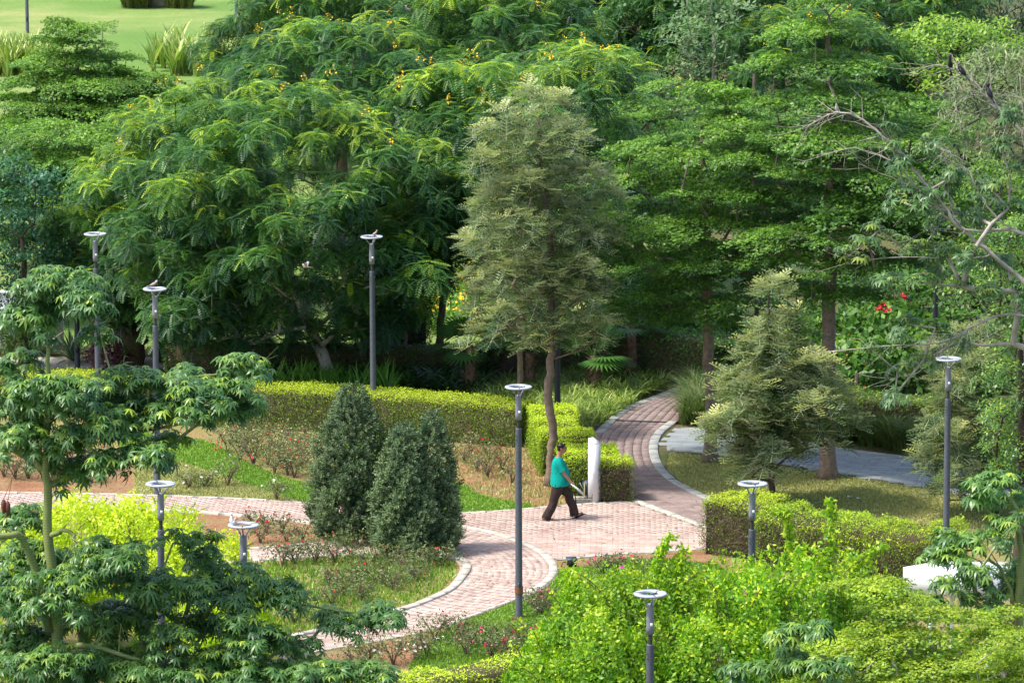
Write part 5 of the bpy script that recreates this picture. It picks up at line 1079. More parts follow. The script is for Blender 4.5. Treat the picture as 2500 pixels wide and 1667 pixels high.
# fan palms
def fanpalm(px_, Y, hgt, label, seed, nf=11, R=.8):
    base = (Q(px_, 900, Y)[0], Y, 0); root = empty('fan_palm', base, label, 'palm', 'fan palms in the shade'); r = np.random.default_rng(seed)
    a = Acc(); a.tube([(0, 0, -.05), (.03, 0, hgt * .5), (0, 0, hgt)], [.15, .13, .10], 9); k = 60; th = r.uniform(0, 6.3, k); z = r.uniform(.1, hgt, k); p = np.stack([np.cos(th) * .11, np.sin(th) * .11, z], 1); a.cyl(p, p + np.stack([np.cos(th) * .12, np.sin(th) * .12, np.full(k, .10)], 1), .022, .006, 4); a.obj('trunk', M['fibre'], root)
    for i in range(nf):
        th = 2.4 * i + r.uniform(-.3, .3); e = r.uniform(-.2, 1.15); d = np.array((math.cos(th) * math.cos(e), math.sin(th) * math.cos(e), math.sin(e))); o = np.array((0, 0, hgt)); hub = o + d * .5; A = Acc(); A.cyl([o], [hub], .012, .008, 4, .5)
        up = np.array((0, 0, 1.0)) if abs(d[2]) < .9 else np.array((1.0, 0, 0)); sd = nrm(np.cross(up, d)); nb = 20; an = np.linspace(-1.75, 1.75, nb); X = np.cos(an)[:, None] * d + np.sin(an)[:, None] * sd; nz = nrm(np.cross(d, sd))
        if nz[2] < 0: nz = -nz
        V = np.array([(0, 0, 0), (.55, -.05, .0), (1, 0, -.12), (.55, .05, .0)]); A.scatter((V, np.array([(0, 1, 2, 3)])), np.tile(hub, (nb, 1)), frames_x(X, np.tile(nz, (nb, 1))), R * (1 - .25 * np.abs(an) / 1.75), np.clip(r.normal(.35 + .2 * math.sin(e), .1), 0, 1)); A.obj('frond', M['fan'], root)
    return root
for i, (x, Y, h, lb) in enumerate([(862, 119.8, .75, 'fan palm with pale green leaves right of the leaning trunk'), (770, 120.6, .7, 'fan palm behind the leaning trunk'), (1146, 117.2, 1.25, 'dark fan palm with shaggy trunk left of the silver oaks'), (1292, 117.6, 1.0, 'fan palm with brown trunk between two silver oak stems'), (1448, 117.2, 1.0, 'fan palm trunk behind the striped grass'), (1540, 118.8, 1.5, 'fan palm with bright green fan lit at the path bend'), (1590, 121, 1.6, 'fan palm rising behind the tall dark hedge'), (560, 121, .8, 'small fan palm in deep shade on the left')]): fanpalm(x, Y, h, lb, 460 + i)
# agaves
def agave(px_, py_, label, seed, n=30, L=1.0):
    b_ = G(px_, py_); root = empty('agave_plant', b_, label, 'agave', 'agaves by the white wall'); r = np.random.default_rng(seed); prof = tm_blade(1, .1, .35)
    for i in range(n):
        th = 2.4 * i; e = .15 + 1.2 * i / n; z = nrm(np.array((math.cos(th) * math.sin(e), math.sin(th) * math.sin(e), math.cos(e)))); x = nrm(np.array((math.cos(th), math.sin(th), 0)) - z * z.dot((math.cos(th), math.sin(th), 0))); y = np.cross(z, x)
        A = Acc(); R = np.stack([x, y, z], 1)[None]; A.scatter(prof, np.array([(0, 0, .05)]), R, L * r.uniform(.8, 1.1), .25); q = Acc()
        for s_ in (-1, 1): v = prof[0] * (1, .18, 1) + (0, s_ * .042, .002); A.scatter((v, prof[1]), np.array([(0, 0, .055)]), R, L * .97, .95)
        A.obj('leaf', M['agave'], root)
agave(178, 885, 'large yellow edged agave in front of the white wall', 471); agave(100, 868, 'grey green agave left of the yellow edged one', 472, 22, .9)
blob(G(262, 905), (.55, .5, .75), 'dark purple leaved shrub beside the left lamp post', 'shrub', 'purple_shrub', M['purple'], 473, .07, 1500, .5)
blob(G(445, 905), (.4, .4, .5), 'small purple shrub under the drooping flame tree', 'shrub', 'purple_shrub', M['purple'], 474, .07, 900, .5)
blob(G(15, 900), (.9, .6, 1.4), 'leafy green shrub at the left edge by the white wall', 'shrub', 'green_shrub', M['broad'], 475, .09, 3000, .5)
hedge([Q(868, 880, 121.2)[:2], Q(960, 880, 121.0)[:2], Q(1052, 880, 121.2)[:2]], 1.6, 1.55, 'rounded grey green hedge with bare dark legs behind the lamp post', 476, leafm='ball', dens=420, size=.07, bald=.5, rnd=.6, top_t=.8, side_t=.3, wave=.05, group='clipped hedges')
hedge([Q(700, 880, 122.2)[:2], Q(730, 880, 122.2)[:2]], .9, 1.5, 'small grey green clipped bush behind the leaning trunk', 477, leafm='ball', dens=420, size=.07, rnd=.5, top_t=.7, side_t=.3, wave=.05, group='clipped hedges')
# yellow flowers beyond the path
fl = area([(Q(940, 750, 127)[0], 126), (Q(1175, 750, 127)[0], 126), (Q(1175, 750, 127)[0], 140), (Q(930, 750, 127)[0], 140)], 9000, 8); r_ = np.random.default_rng(8); n_ = len(fl); A = Acc()
A.scatter(LEAF1, np.column_stack([fl, r_.uniform(.05, .55, n_)]), frames_x(nrm(r_.normal(size=(n_, 3))), nrm(r_.normal(0, .6, (n_, 3)) + (0, -.3, 1))), .20 * r_.uniform(.6, 1.3, n_), np.clip(r_.normal(.6, .2, n_), 0, 1)); A.obj('flower_bed_leaves', M['broad'], kind='stuff', label='bright green groundcover beyond the far path')
A = Acc(); s_ = r_.choice(n_, 520); A.scatter(BLOSSOM, np.column_stack([fl[s_], np.full(520, .6)]), frames(nrm(r_.normal(0, .4, (520, 3)) + (0, -.6, .8)), r_.uniform(0, 6, 520)), .9, .5); A.obj('groundcover_flowers', M['yflower'], kind='stuff', label='yellow flowers scattered over the groundcover beyond the path')
# shade plants behind the rope with red blooms
for i, (x, Y, rz, lb) in enumerate([(2090, 116, 1.6, 'broad leaved shrub behind the thin dark post'), (2170, 117, 2.4, 'broad leaved shrub with red flower clusters'), (2270, 116, 2.0, 'broad leaved shrub left of the edge lamp'), (1960, 118, 1.8, 'broad leaved shrub in shade right of the tall trunk'), (1700, 122, 1.6, 'dark shrub beyond the bend of the path')]):
    blob((Q(x, 900, Y)[0], Y), (1.3, 1.0, rz), lb, 'shrub', 'broad_leaved_shrub', M['broad'], 480 + i, .22, 1500, .22, 'broad leaved shrubs in the shade', flowers=M['redrose'] if i == 1 else M['orangeflower'], nfl=12 if i in (0, 1) else 0)
for i, (x, y) in enumerate([(2148, 752), (2158, 745), (2208, 725), (2165, 756)]):
    q = Q(x, y, 115.4); A = Acc(); r_ = np.random.default_rng(i); A.scatter(BLOSSOM, q + r_.normal(0, .035, (9, 3)), frames(nrm(r_.normal(0, .6, (9, 3)) + (0, -1, .3))), .95, .5); A.obj('red_flower', M['redrose'], label=('red flower cluster low in the dark leaves, leftmost', 'red flower cluster just right of the leftmost one', 'single red flower cluster highest among dark leaves', 'red flower cluster lowest among the dark leaves')[i], cat='flower', group='red flower clusters on the right')
# ================================================================= LAMPS AND SMALL THINGS
def lamp(px_, py_, label, ztop=4.64, base=None, bar=0.6, dark=False, rust=False, doublehead=True):
    b_ = G(px_, py_, ztop) * (1, 1, 0) if base is None else np.array(base); root = empty('lamp_post', b_, label, 'lamp post', 'round headed lamp posts'); pm = M['pole_d'] if dark else M['pole']
    a = Acc(); a.lathe([(.082, -.05), (.082, .02), (.074, .05), (.061, ztop - .87), (.061, ztop - .84), (.060, ztop - .83), (0, ztop - .83)], 16); a.obj('pole', pm, root, True)
    a = Acc(); a.lathe([(.034, ztop - .85), (.034, ztop - .62)], 12); a.obj('neck', M['neck'], root, True)
    a = Acc(); a.lathe([(0.03, ztop - .66), (.062, ztop - .66), (.064, ztop - .55), (.058, ztop - .20), (.058, ztop - .17), (.0, ztop - .17)], 16); sl = a.obj('sleeve', M['lampgrey'], root, True)
    a = Acc(); a.box((.02, -.062, ztop - .50), (.045, .01, .05)); a.obj('label_plate', M['sticker'], sl)
    for j in range(2): a = Acc(); a.ball((-.045, -.058, ztop - .98 - .07 * j), .011, u=6, v=4); a.obj('bolt', M['neck'], root)
    a = Acc(); o, i_, z0, z1 = .265, .150, ztop - .028, ztop + .006
    a.lathe([(i_, z0), (o - .012, z0), (o, z0 + .012), (o, z1 - .006), (o - .008, z1), (i_, z1), (i_, z0)], 40); a.obj('ring', M['lampring'], root)
    rl_ = random.Random(label); root.rotation_euler = (rl_.uniform(-.006, .006), rl_.uniform(-.006, .006), 0); a = Acc(); a.box((0, -.071, .62), (.06, .012, .22)); a.obj('access_door', M['pole_d'], root)
    for k in range(3):
        t = bar + k * 2 * PI / 3; c, s = math.cos(t), math.sin(t); a = Acc(); a.tube([(c * .05, s * .05, ztop - .19), (c * .09, s * .09, ztop - .12), (c * .17, s * .17, ztop - .03)], [.017, .014, .014], 6); a.obj('bracket', M['lampgrey'], root)
        a = Acc(); a.box((c * .20, s * .20, ztop + .0075), (.115, .016, .006), t); a.obj('ring_joint', M['neck'], root)
    a = Acc(); a.box((math.cos(bar) * .075, math.sin(bar) * .075, ztop - .012), (.15, .018, .014), bar); a.obj('cross_bar', M['lampgrey'], root)
    if rust: a = Acc(); a.lathe([(.0835, .50), (.0832, .64)], 16); a.obj('rust_band', M['rust'], root); a = Acc(); a.lathe([(.13, -.01), (.12, .03), (.09, .035)], 16); a.obj('base_plate', M['rust'], root)
    return root
lamp(1263, 943, 'dark lamp post standing alone left of the walking man', rust=True, dark=False, base=G(1267, 1508))
lamp(910, 577, 'lamp post with a brown dove on its ring, middle of the grove', bar=1.2)
lamp(378, 704, 'lamp post with a dove standing on its left rim', bar=.3)
lamp(235, 570, 'highest lamp post on the left, empty ring', bar=.9)
lamp(388, 1180, 'lamp post rising from the golden shrub', bar=2.0)
lamp(590, 1281, 'lamp post with two pale doves on its ring', bar=.5)
lamp(1590, 1447, 'nearest lamp post in front of the bougainvillea', bar=.8)
lamp(1836, 1180, 'lamp post standing against the clipped hedge', bar=.7)
lamp(2317, 875, 'lamp post beside the silver oak at the right edge', bar=1.6)
lamp(0, 0, 'dark pole in front of the agaves, its head hidden in leaves', base=G(189, 908), dark=True, ztop=2.35)
lamp(0, 0, 'dark lamp post hidden behind the tall silver oak crown', base=G(1361, 1047), dark=True, ztop=3.3)
lamp(0, 0, 'lamp post on the far lawn in the top left corner', base=G(67, 82), ztop=6.0)
lamp(0, 0, 'lamp post on the far lawn behind the flame tree', base=G(578, 112), ztop=6.0)
lamp(0, 0, 'thin dark post deep in the shade at the right', base=G(2280, 1005), ztop=4.6, dark=True)

# white post
b_ = G(1440, 1232); root = empty('white_post', b_, 'white square post with slanted top between the hedge blocks', 'post'); a = Acc(); a.box((.10, .16, .66), (.20, .20, 1.36), math.radians(-33)); a.obj('shaft', M['white'], root)
c_, s_ = math.cos(math.radians(-33)), math.sin(math.radians(-33)); R2 = np.array([(c_, -s_, 0), (s_, c_, 0), (0, 0, 1)]); a = Acc()
V = np.array([(-.1, -.1, 0), (.1, -.1, 0), (.1, .1, 0), (-.1, .1, 0), (-.1, -.1, .12), (.1, -.1, .02), (.1, .1, .02), (-.1, .1, .12)]) @ R2.T + (.10, .16, 1.342); a.raw(V, [(4, 5, 6, 7), (0, 1, 5, 4), (1, 2, 6, 5), (2, 3, 7, 6), (3, 0, 4, 7)]); a.obj('sloping_cap', M['white'], root)
# railed floodlight beside it
b_ = G(1418, 1228); root = empty('plinth', b_, 'small rough concrete plinth with black iron railing at the path edge', 'plinth'); a = Acc(); a.box((0, .12, .05), (.46, .40, .10), 0); a.obj('slab', M['concrete'], root)
for i, (x, y, h) in enumerate([(-.24, -.08, .46), (-.12, -.09, .46), (-.20, .3, .48), (.02, .32, .48), (.24, .30, .55), (.30, -.05, .50), (.24, -.10, .42), (-.05, .32, .46)]): a = Acc(); a.cyl([(x, y, 0)], [(x + (.03 if i > 3 else 0), y, h)], .011, .011, 5); a.obj('rail_bar', M['iron'], root)
for p, q in [((-.24, -.08, .42), (-.20, .3, .44)), ((-.20, .3, .44), (.24, .30, .46)), ((-.24, -.08, .12), (.24, -.1, .14)), ((.24, .3, .5), (.30, -.05, .46))]: a = Acc(); a.cyl([p], [q], .009, .009, 5); a.obj('rail', M['iron'], root)
b2 = np.array(b_) + (.14, .14, .10); root = empty('floodlight', b2, 'dark ribbed floodlight with shiny visor standing on the plinth', 'floodlight'); T = Matrix.Rotation(-.5, 3, 'Y')
a = Acc(); a.box((.03, 0, .24), (.17, .2, .30), 0, tilt=T, taper=.8); a.obj('housing', M['slate'], root)
for i in range(5): a = Acc(); a.box((.07 + .012 * i, 0, .36 - .055 * i), (.16, .21, .012), 0, tilt=T); a.obj('cooling_fin', M['black'], root)
a = Acc(); a.box((-.10, 0, .22), (.012, .18, .26), 0, tilt=T); a.obj('glass', M['lens'], root); a = Acc(); a.cyl([(0, -.1, 0), (0, .1, 0)], [(0.02, -.11, .22), (.02, .11, .22)], .014, .014, 5); a.obj('bracket', M['iron'], root)
a = Acc(); a.cyl([(-.06, -.11, 0)], [(-.06, -.11, .36)], .016, .014, 6); a.obj('cane', M['cane'], root)
# floodlight on the ground
b_ = G(1393, 1383); root = empty('ground_spotlight', b_, 'small black spotlight on the ground by the curved kerb', 'spotlight'); a = Acc(); a.box((.02, 0, .10), (.20, .14, .13), .2, tilt=Matrix.Rotation(.25, 3, 'X'), taper=.8); a.obj('housing', M['black'], root)
a = Acc(); a.box((.02, .0, .172), (.22, .16, .014), .2, tilt=Matrix.Rotation(.25, 3, 'X')); a.obj('lid', M['slate'], root); a = Acc(); a.tube([(-.08, 0, .10), (-.15, -.04, .11), (-.19, -.05, .04), (-.19, -.05, -.01)], .010, 5); a.obj('cable', M['black'], root); a = Acc(); a.cyl([(.02, 0, 0)], [(.02, 0, .06)], .02, .02, 6); a.obj('foot', M['black'], root)
# rope barrier
p0 = G(2090, 1012); root = empty('barrier_post', p0, 'thin dark wooden post holding the rope barrier', 'post'); a = Acc(); a.tube([(0, 0, -.05), (0, 0, .5), (.01, 0, 1.0)], [.06, .055, .05], 7); a.obj('shaft', M['bark_d'], root)
for pts, lb in (([(1960, 990), (2020, 996), (2090, 1001)], 'pale rope tied from tree to barrier post, left part'), ([(2093, 988), (2160, 996), (2272, 1007)], 'pale rope running right from the barrier post, upper one'), ([(2093, 1030), (2180, 1030), (2272, 1025)], 'pale rope running right from the barrier post, lower one')):
    a = Acc(); a.tube([Q(x, y, p0[1] - .04) for x, y in pts], .012, 5); a.obj('rope', M['tape'], label=lb, cat='rope', group='rope barrier')
# white canopy lower right, white board at the bottom, white wall left
def slab(name, pts, thick, m, label, cat):
    P = np.array(pts); V = np.vstack([P, P - (0, 0, thick)]); n = len(P); F = [tuple(range(4)), (7, 6, 5, 4)] + [(i, i + 4, (i + 1) % n + 4, (i + 1) % n) for i in range(4)]
    root = empty(name, P.mean(0) * (1, 1, 0), label, cat); a = Acc(); a.raw(V - np.array(root.location), F); return root, a
zc = 1.9; P = [G(2205, 1384, zc), G(2440, 1404, zc), G(2580, 1372, zc + .1), G(2290, 1369, zc + .1)]; root, a = slab('canopy', P, .5, M['render'], 'white canopy roof partly hidden by the floss tree, lower right', 'canopy'); a.obj('roof', M['render'], root)
for q in P: q = q - np.array(root.location); a = Acc(); a.cyl([(q[0] * .6, q[1] * .6, 0)], [(q[0] * .6, q[1] * .6, zc - .5)], .04, .04, 8); a.obj('leg', M['render'], root)
P = [Q(1600, 1660, 82), Q(1690, 1690, 81), Q(1660, 1730, 80), Q(1570, 1700, 81)]; root, a = slab('white_board', P, .06, M['white'], 'corner of a white board at the bottom edge by the nearest lamp', 'board'); a.obj('panel', M['white'], root)
q = P[2] - np.array(root.location); a = Acc(); a.cyl([(0, 0, 0)], [(0, 0, P[0][2] - .1)], .05, .05, 8); a.obj('leg', M['white'], root)
wl = Q(70, 800, 123.6); root = empty('white_wall', (wl[0], wl[1], 0), 'white rendered wall behind the agaves on the left', 'wall'); a = Acc(); a.box((-.8, 0, .75), (3.4, .25, 1.5)); a.obj('panel', M['render'], root); a = Acc(); a.box((-.8, 0, 1.54), (3.5, .33, .08)); a.obj('coping', M['render'], root)
for (x, y, r_, h, lb) in [(50, 862, .085, 1.9, 'thick reddish brown post before the white wall'), (228, 905, .06, 1.6, 'slim reddish trunk stub beside the highest left lamp post')]:
    b_ = G(x, y); root = empty('bare_trunk', b_, lb, 'tree'); a = Acc(); t_, rr_ = trunk_pts([(0, 0, -.05), (0, 0, h * .5), (.03, 0, h)], [r_ * 1.1, r_, r_ * .9], .008, 3); a.tube(t_, rr_, 9); a.obj('shaft', M['brownpost'], root)
# palm stump
b_ = G(315, 890); root = empty('date_palm', b_, 'squat date palm with shaggy brown trunk on the left', 'palm'); a = Acc(); a.lathe([(.36, -.03), (.42, .2), (.40, .5), (.52, .62), (.45, .8), (.25, .95), (0, 1.0)], 14); a.obj('trunk', M['fibre'], root)
r_ = np.random.default_rng(3)
for i in range(26): th = 2.4 * i; a = Acc(); z = .55 + .4 * i / 26; a.cyl([(math.cos(th) * .3, math.sin(th) * .3, z)], [(math.cos(th) * .52, math.sin(th) * .52, z + .18)], .05, .015, 4); a.obj('leaf_base', M['fibre'], root)
for i in range(16):
    th = 2.4 * i; e = .2 + .07 * i; n = 26; t = np.linspace(0, 1, n); L = 1.6; X = np.stack([np.cos(th) * np.cos(e) * t * L * .8, np.sin(th) * np.cos(e) * t * L * .8, .9 + np.sin(e) * t * L - .55 * t * t * L], 1); a = Acc(); a.cyl(X[:-1], X[1:], .010, .008, 3, .5)
    tg = nrm(np.gradient(X, axis=0)); sdv = nrm(np.cross(tg, (0, 0, 1.0)))
    for sg in (-1, 1): a.scatter(LEAFN, X, frames_x(nrm(tg * .8 + sdv * sg + (0, 0, .15)), np.tile((0, 0, 1.0), (n, 1))), .30, .4)
    a.obj('frond', M['fan'], root)
# boulder and tufts on the far lawn
b_ = G(392, 14); root = empty('boulder', b_, 'pale boulder on the far lawn at the top border', 'boulder'); r_ = np.random.default_rng(2); a = Acc(); a.ball((0, 0, .5), (1.1, .8, .75), u=14, v=9); a.V[0] += r_.normal(0, .05, a.V[0].shape); a.obj('stone', M['rock'], root); a = Acc(); a.ball((-.95, .1, .3), (.6, .5, .45), u=10, v=7); a.obj('low_stone', M['rock'], root)
for x, lb in ((325, 'round tuft of tall grass left of the boulder'), (432, 'round tuft of tall grass right of the boulder')):
    g = G(x, 20); o = straps('grass_tuft', area([(g[0] - .6, g[1] - .3), (g[0] + .6, g[1] - .3), (g[0] + .6, g[1] + .5), (g[0] - .6, g[1] + .5)], 30, 4), 1.05, .03, 40, M['grass'], lb, 520 + x, (.1, .6), kind='thing', tm_=.75); o['category'] = 'grass tuft'; o['kind'] = 'thing'; o['group'] = 'tufts beside the boulder'
# nest
n_ = 160; r_ = np.random.default_rng(6); c0 = Q(2040, 387, 104.8); d_ = nrm(r_.normal(size=(n_, 3)) * (1, 1, .4)); a = Acc(); p_ = c0 + d_ * r_.uniform(.05, .2, (n_, 1)); t_ = nrm(np.cross(d_, r_.normal(size=(n_, 3)))) * .16; a.cyl(p_ - t_, p_ + t_, .008, .005, 4); a.ball(c0, (.17, .17, .12), u=9, v=6); a.obj('bird_nest', M['nest'], label='dark twig nest in the fork of the tallest layered tree', cat='nest')
# litter on the olive lawn
for i, (x, y, lb) in enumerate([(2074, 1218, 'left one of two white scraps on the olive lawn'), (2097, 1222, 'right one of two white scraps on the olive lawn'), (1068, 1565, 'white scrap on the green edge of the lower path')]):
    g = G(x, y); a = Acc(); v = np.array([(-.06, -.03, 0), (.05, -.04, .02), (.06, .03, .0), (-.04, .05, .03)]); a.raw(v, [(0, 1, 2, 3)]); a.raw(v - (0, 0, .004), [(3, 2, 1, 0)]); a.obj('paper_scrap', M['white'], label=lb, cat='paper scrap', loc=g + (0, 0, .05), kind='thing')
r_ = np.random.default_rng(44); pl = np.vstack([area(plaza, 260, 61), area(np.vstack([ml, mr[::-1]]), 220, 62), area(np.vstack([ci, co[::-1]]), 150, 63), area(gp(DRY[0][0]), 320, 64), area(gp(LAWNS[0][0]), 90, 65)]); n_ = len(pl); a = Acc()
a.scatter(LEAF1, np.column_stack([pl, np.full(n_, .045)]), frames_x(nrm(r_.normal(size=(n_, 3)) * (1, 1, .1)), nrm(r_.normal(0, .25, (n_, 3)) + (0, 0, 1))), r_.uniform(.03, .09, n_), r_.random(n_)); a.obj('fallen_leaves', leaf_mat('fallen_leaf', (.10, .06, .03), (.42, .36, .12), trans=.1), kind='stuff', label='small fallen leaves scattered over paths and lawn')
# seed pods of the big floss tree
for i, (x, y) in enumerate([(9, 1235), (19, 1240)]):
    c0 = Q(x, y, 75.3); a = Acc(); a.lathe([(.0, -.13), (.022, -.11), (.042, -.03), (.045, .03), (.03, .09), (.0, .12)], 8, c0); a.cyl([c0 + (0, 0, .11)], [Q(30, 1165, 75.5)], .006, .005, 4); a.obj('seed_pod', M['pod'], label='brown seed pod hanging at the left edge, ' + ('outer' if i == 0 else 'inner') + ' one of the pair', cat='seed pod', smooth=True)
# iron tree guard with cloth, bottom left
b_ = np.array((Q(460, 1600, 87)[0], 87.2, 0)); root = empty('tree_guard', b_, 'thin iron tree guard cage at the bottom left', 'tree guard'); k_ = pxm(87)
for x in (430, 462, 471, 490): a = Acc(); q = Q(x, 1600, 87)[0] - b_[0]; a.cyl([(q, 0, 0)], [(q, 0, 1.6)], .008, .008, 4); a.obj('upright', M['iron'], root)
for y in (1540, 1551, 1574, 1582, 1606, 1614): a = Acc(); z = Q(460, y, 87)[2]; a.cyl([(Q(428, y, 87)[0] - b_[0], 0, z)], [(Q(492, y, 87)[0] - b_[0], 0, z)], .007, .007, 4); a.obj('hoop_bar', M['iron'], root)
b_ = np.array((Q(440, 1600, 86.6)[0], 86.6, 0)); zt = Q(440, 1552, 86.6)[2]; root = empty('blue_post', b_, 'short faded blue post by the tree guard', 'post'); a = Acc(); a.box((0, 0, zt / 2), (.06, .06, zt)); a.obj('shaft', M['bluepost'], root)
a = Acc(); P = [Q(415, 1578, 86.4), Q(450, 1568, 86.5), Q(492, 1553, 86.6)]; a.tube(P, [.03, .025, .03], 6, ell=[(1.6, .5)] * 3); a.tube([p - (0, 0, .10) for p in P], [.03, .02, .03], 6, ell=[(1.6, .5)] * 3); a.obj('orange_strap', M['orange'], label='orange cloth strap tied to the tree guard', cat='strap')
r_ = np.random.default_rng(1); cx = np.linspace(448, 466, 6); g_ = []; 
for i, x in enumerate(cx):
    for j, y in enumerate(np.linspace(1568, 1584, 5)): g_.append(Q(x + r_.normal(0, 1.0), y + r_.normal(0, 1.0), 86.35 + .05 * math.sin(i * 2) + .02 * j))
F = [(i * 5 + j, i * 5 + j + 1, i * 5 + j + 6, i * 5 + j + 5) for i in range(5) for j in range(4)]; g_ = np.array(g_); F += [tuple(30 + q for q in f[::-1]) for f in F]; a = Acc(); a.raw(np.vstack([g_, g_ + (0, .02, 0)]), F); a.obj('red_cloth', M['redcloth'], label='crumpled red cloth hanging on the orange strap', cat='cloth', kind='thing')

# ================================================================= BIRDS
def bird(name, pos, head, label, cat, body, neck, L=.30, pitch=.35, legs='pinkleg', group=None, wings=False, up=1.0):
    """body along local +X, head raised; pos = where the feet stand"""
    root = empty(name, pos, label, cat, group, rz=head); s = L / .30; a = Acc(); cp, sp_ = math.cos(pitch), math.sin(pitch)
    sec = [(-.13, .004, .0), (-.11, .016, 0), (-.05, .040, 0), (0, .050, .0), (.05, .046, .008), (.085, .030, .030), (.10, .025, .050), (.115, .028, .066), (.13, .022, .070), (.143, .008, .068)]
    pts = [((x * cp - (z) * sp_ * 0) * s, 0, (.085 + x * sp_ + z) * s) for x, r_, z in sec]; a.tube(pts, [r_ * s for x, r_, z in sec], 10, ell=[(.9, 1)] * len(sec)); bd = a.obj('body', [M[body]], root, True)
    hp = pts[-3]; a = Acc(); a.ball((hp[0] - .022 * s, 0, hp[2] - .020 * s), (.036 * s, .033 * s, .042 * s)); a.obj('neck', M[neck], root, True)
    a = Acc(); a.cyl([(pts[-1][0] - .006 * s, 0, pts[-1][2])], [(pts[-1][0] + .022 * s, 0, pts[-1][2] - .006 * s)], .007 * s, .001 * s, 5); a.obj('beak', M['beak'], root)
    for sg in (-1, 1): a = Acc(); a.ball((hp[0] + .004 * s, sg * .022 * s, hp[2] + .006 * s), .005 * s, u=6, v=4); a.obj('eye', M['beak'], root)
    t0 = np.array(pts[1]); a = Acc(); d = np.array((-cp, 0, -sp_)) * .13 * s; V = [t0 + (0.02 * s, -.012 * s, .006 * s), t0 + (.02 * s, .012 * s, .006 * s), t0 + d + (0, .026 * s, 0), t0 + d + (0, -.026 * s, 0)]; V = np.array(V); a.raw(np.vstack([V, V - (0, 0, .006 * s)]), [(0, 1, 2, 3), (7, 6, 5, 4), (0, 4, 5, 1), (2, 6, 7, 3), (1, 5, 6, 2), (3, 7, 4, 0)]); a.obj('tail', M[body], root)
    for sg in (-1, 1):
        if wings: a = Acc(); V = np.array([(.04, sg * .03, .10), (-.05, sg * .03, .10), (-.09, sg * .12, .24), (.0, sg * .15, .26)]) * s; a.raw(np.vstack([V, V - (0, 0, .006)]), [(0, 1, 2, 3), (7, 6, 5, 4), (0, 4, 5, 1), (1, 5, 6, 2), (2, 6, 7, 3)]); a.obj('wing', M[neck], root)
        else:
            a = Acc(); m_ = [(x * cp * s, sg * y * s, (.088 + x * sp_) * s) for x, y in ((.05, .036), (0, .046), (-.06, .038), (-.13, .014))]; a.tube(m_, [.014 * s, .022 * s, .018 * s, .004 * s], 6, ell=[(.5, 1.3)] * 4); a.obj('wing', M[body], root, True)
        if not wings: a = Acc(); a.cyl([(0, sg * .018 * s, .06 * s)], [(.0, sg * .018 * s, 0)], .004 * s, .004 * s, 4); a.cyl([(0, sg * .018 * s, .004)], [(.022 * s, sg * .02 * s, .003)], .004 * s, .002 * s, 4); a.obj('leg', M[legs], root)
    return root
bird('dove', G(915, 575, 4.646) + (0, 0, 0), .2, 'brown dove perched on the middle lamp ring', 'dove', 'dove', 'dove', .17, .5)
bird('dove', G(375, 700, 4.646), .1, 'grey brown dove facing right on the left lamp ring', 'dove', 'dove', 'dovelight', .21, .3)
bird('dove', G(565, 1276, 4.646), 1.6, 'pale dove at the back of the ring of the doves lamp', 'dove', 'dovelight', 'dovelight', .19, .8)
bird('dove', G(573, 1283, 4.646), -1.2, 'pale dove at the front of the ring of the doves lamp', 'dove', 'dovelight', 'dovelight', .19, .6)
bird('dove', Q(747, 657, 112), 2.9, 'small dove flying in front of the leaning flame tree', 'dove', 'dove', 'dovelight', .20, .1, wings=True)
bird('dove', Q(2042, 273, 88) + (0, 0, .012), -1.7, 'white dove on the arching bare branch', 'dove', 'dovelight', 'dovelight', .16, .9)
bird('crow', Q(2320, 172, 88) + (0, 0, .02), -1.9, 'crow with grey breast, leftmost of the three on the bare limb', 'crow', 'crow', 'crowneck', .27, 1.1, 'beak')
bird('crow', Q(2348, 186, 88) + (0, 0, .02), 2.6, 'crow with hunched back in the middle of the three on the limb', 'crow', 'crow', 'crowneck', .29, .8, 'beak')
bird('crow', Q(2415, 240, 88) + (0, 0, .02), 2.2, 'crow lowest on the bare limb seen from behind', 'crow', 'crow', 'crow', .29, .9, 'beak')
bird('mynah', Q(386, 246, 126), .2, 'dark mynah with white patch on the left tree tops', 'bird', 'crow', 'dovelight', .22, .3)
bird('pigeon', Q(996, 30, 140), -2.6, 'grey pigeon high in the flame trees near the top border', 'bird', 'dove', 'dovelight', .26, .5)

# ================================================================= THE WALKING MAN
MP = G(1364, 1270); man = empty('person', MP, 'man in teal t-shirt and dark trousers walking right with a rolled newspaper', 'person')
def skin_mesh(verts, edges, radii, name, m, parent, lv=2, root=0, smooth=True):
    me = bpy.data.meshes.new(name); me.from_pydata(verts, edges, []); o = bpy.data.objects.new(name, me); COL.objects.link(o)
    o.modifiers.new('s', 'SKIN'); sl = me.skin_vertices[0].data
    for i, r_ in enumerate(radii): sl[i].radius = (r_, r_) if np.isscalar(r_) else r_; sl[i].use_root = (i == root)
    ss = o.modifiers.new('d', 'SUBSURF'); ss.levels = lv; ss.render_levels = lv
    dg = bpy.context.evaluated_depsgraph_get(); m2 = bpy.data.meshes.new_from_object(o.evaluated_get(dg)); bpy.data.objects.remove(o)
    m2.materials.clear(); m2.materials.append(m)
    for p in m2.polygons: p.use_smooth = smooth; p.material_index = 0
    o = bpy.data.objects.new(name, m2); link(o, parent); return o
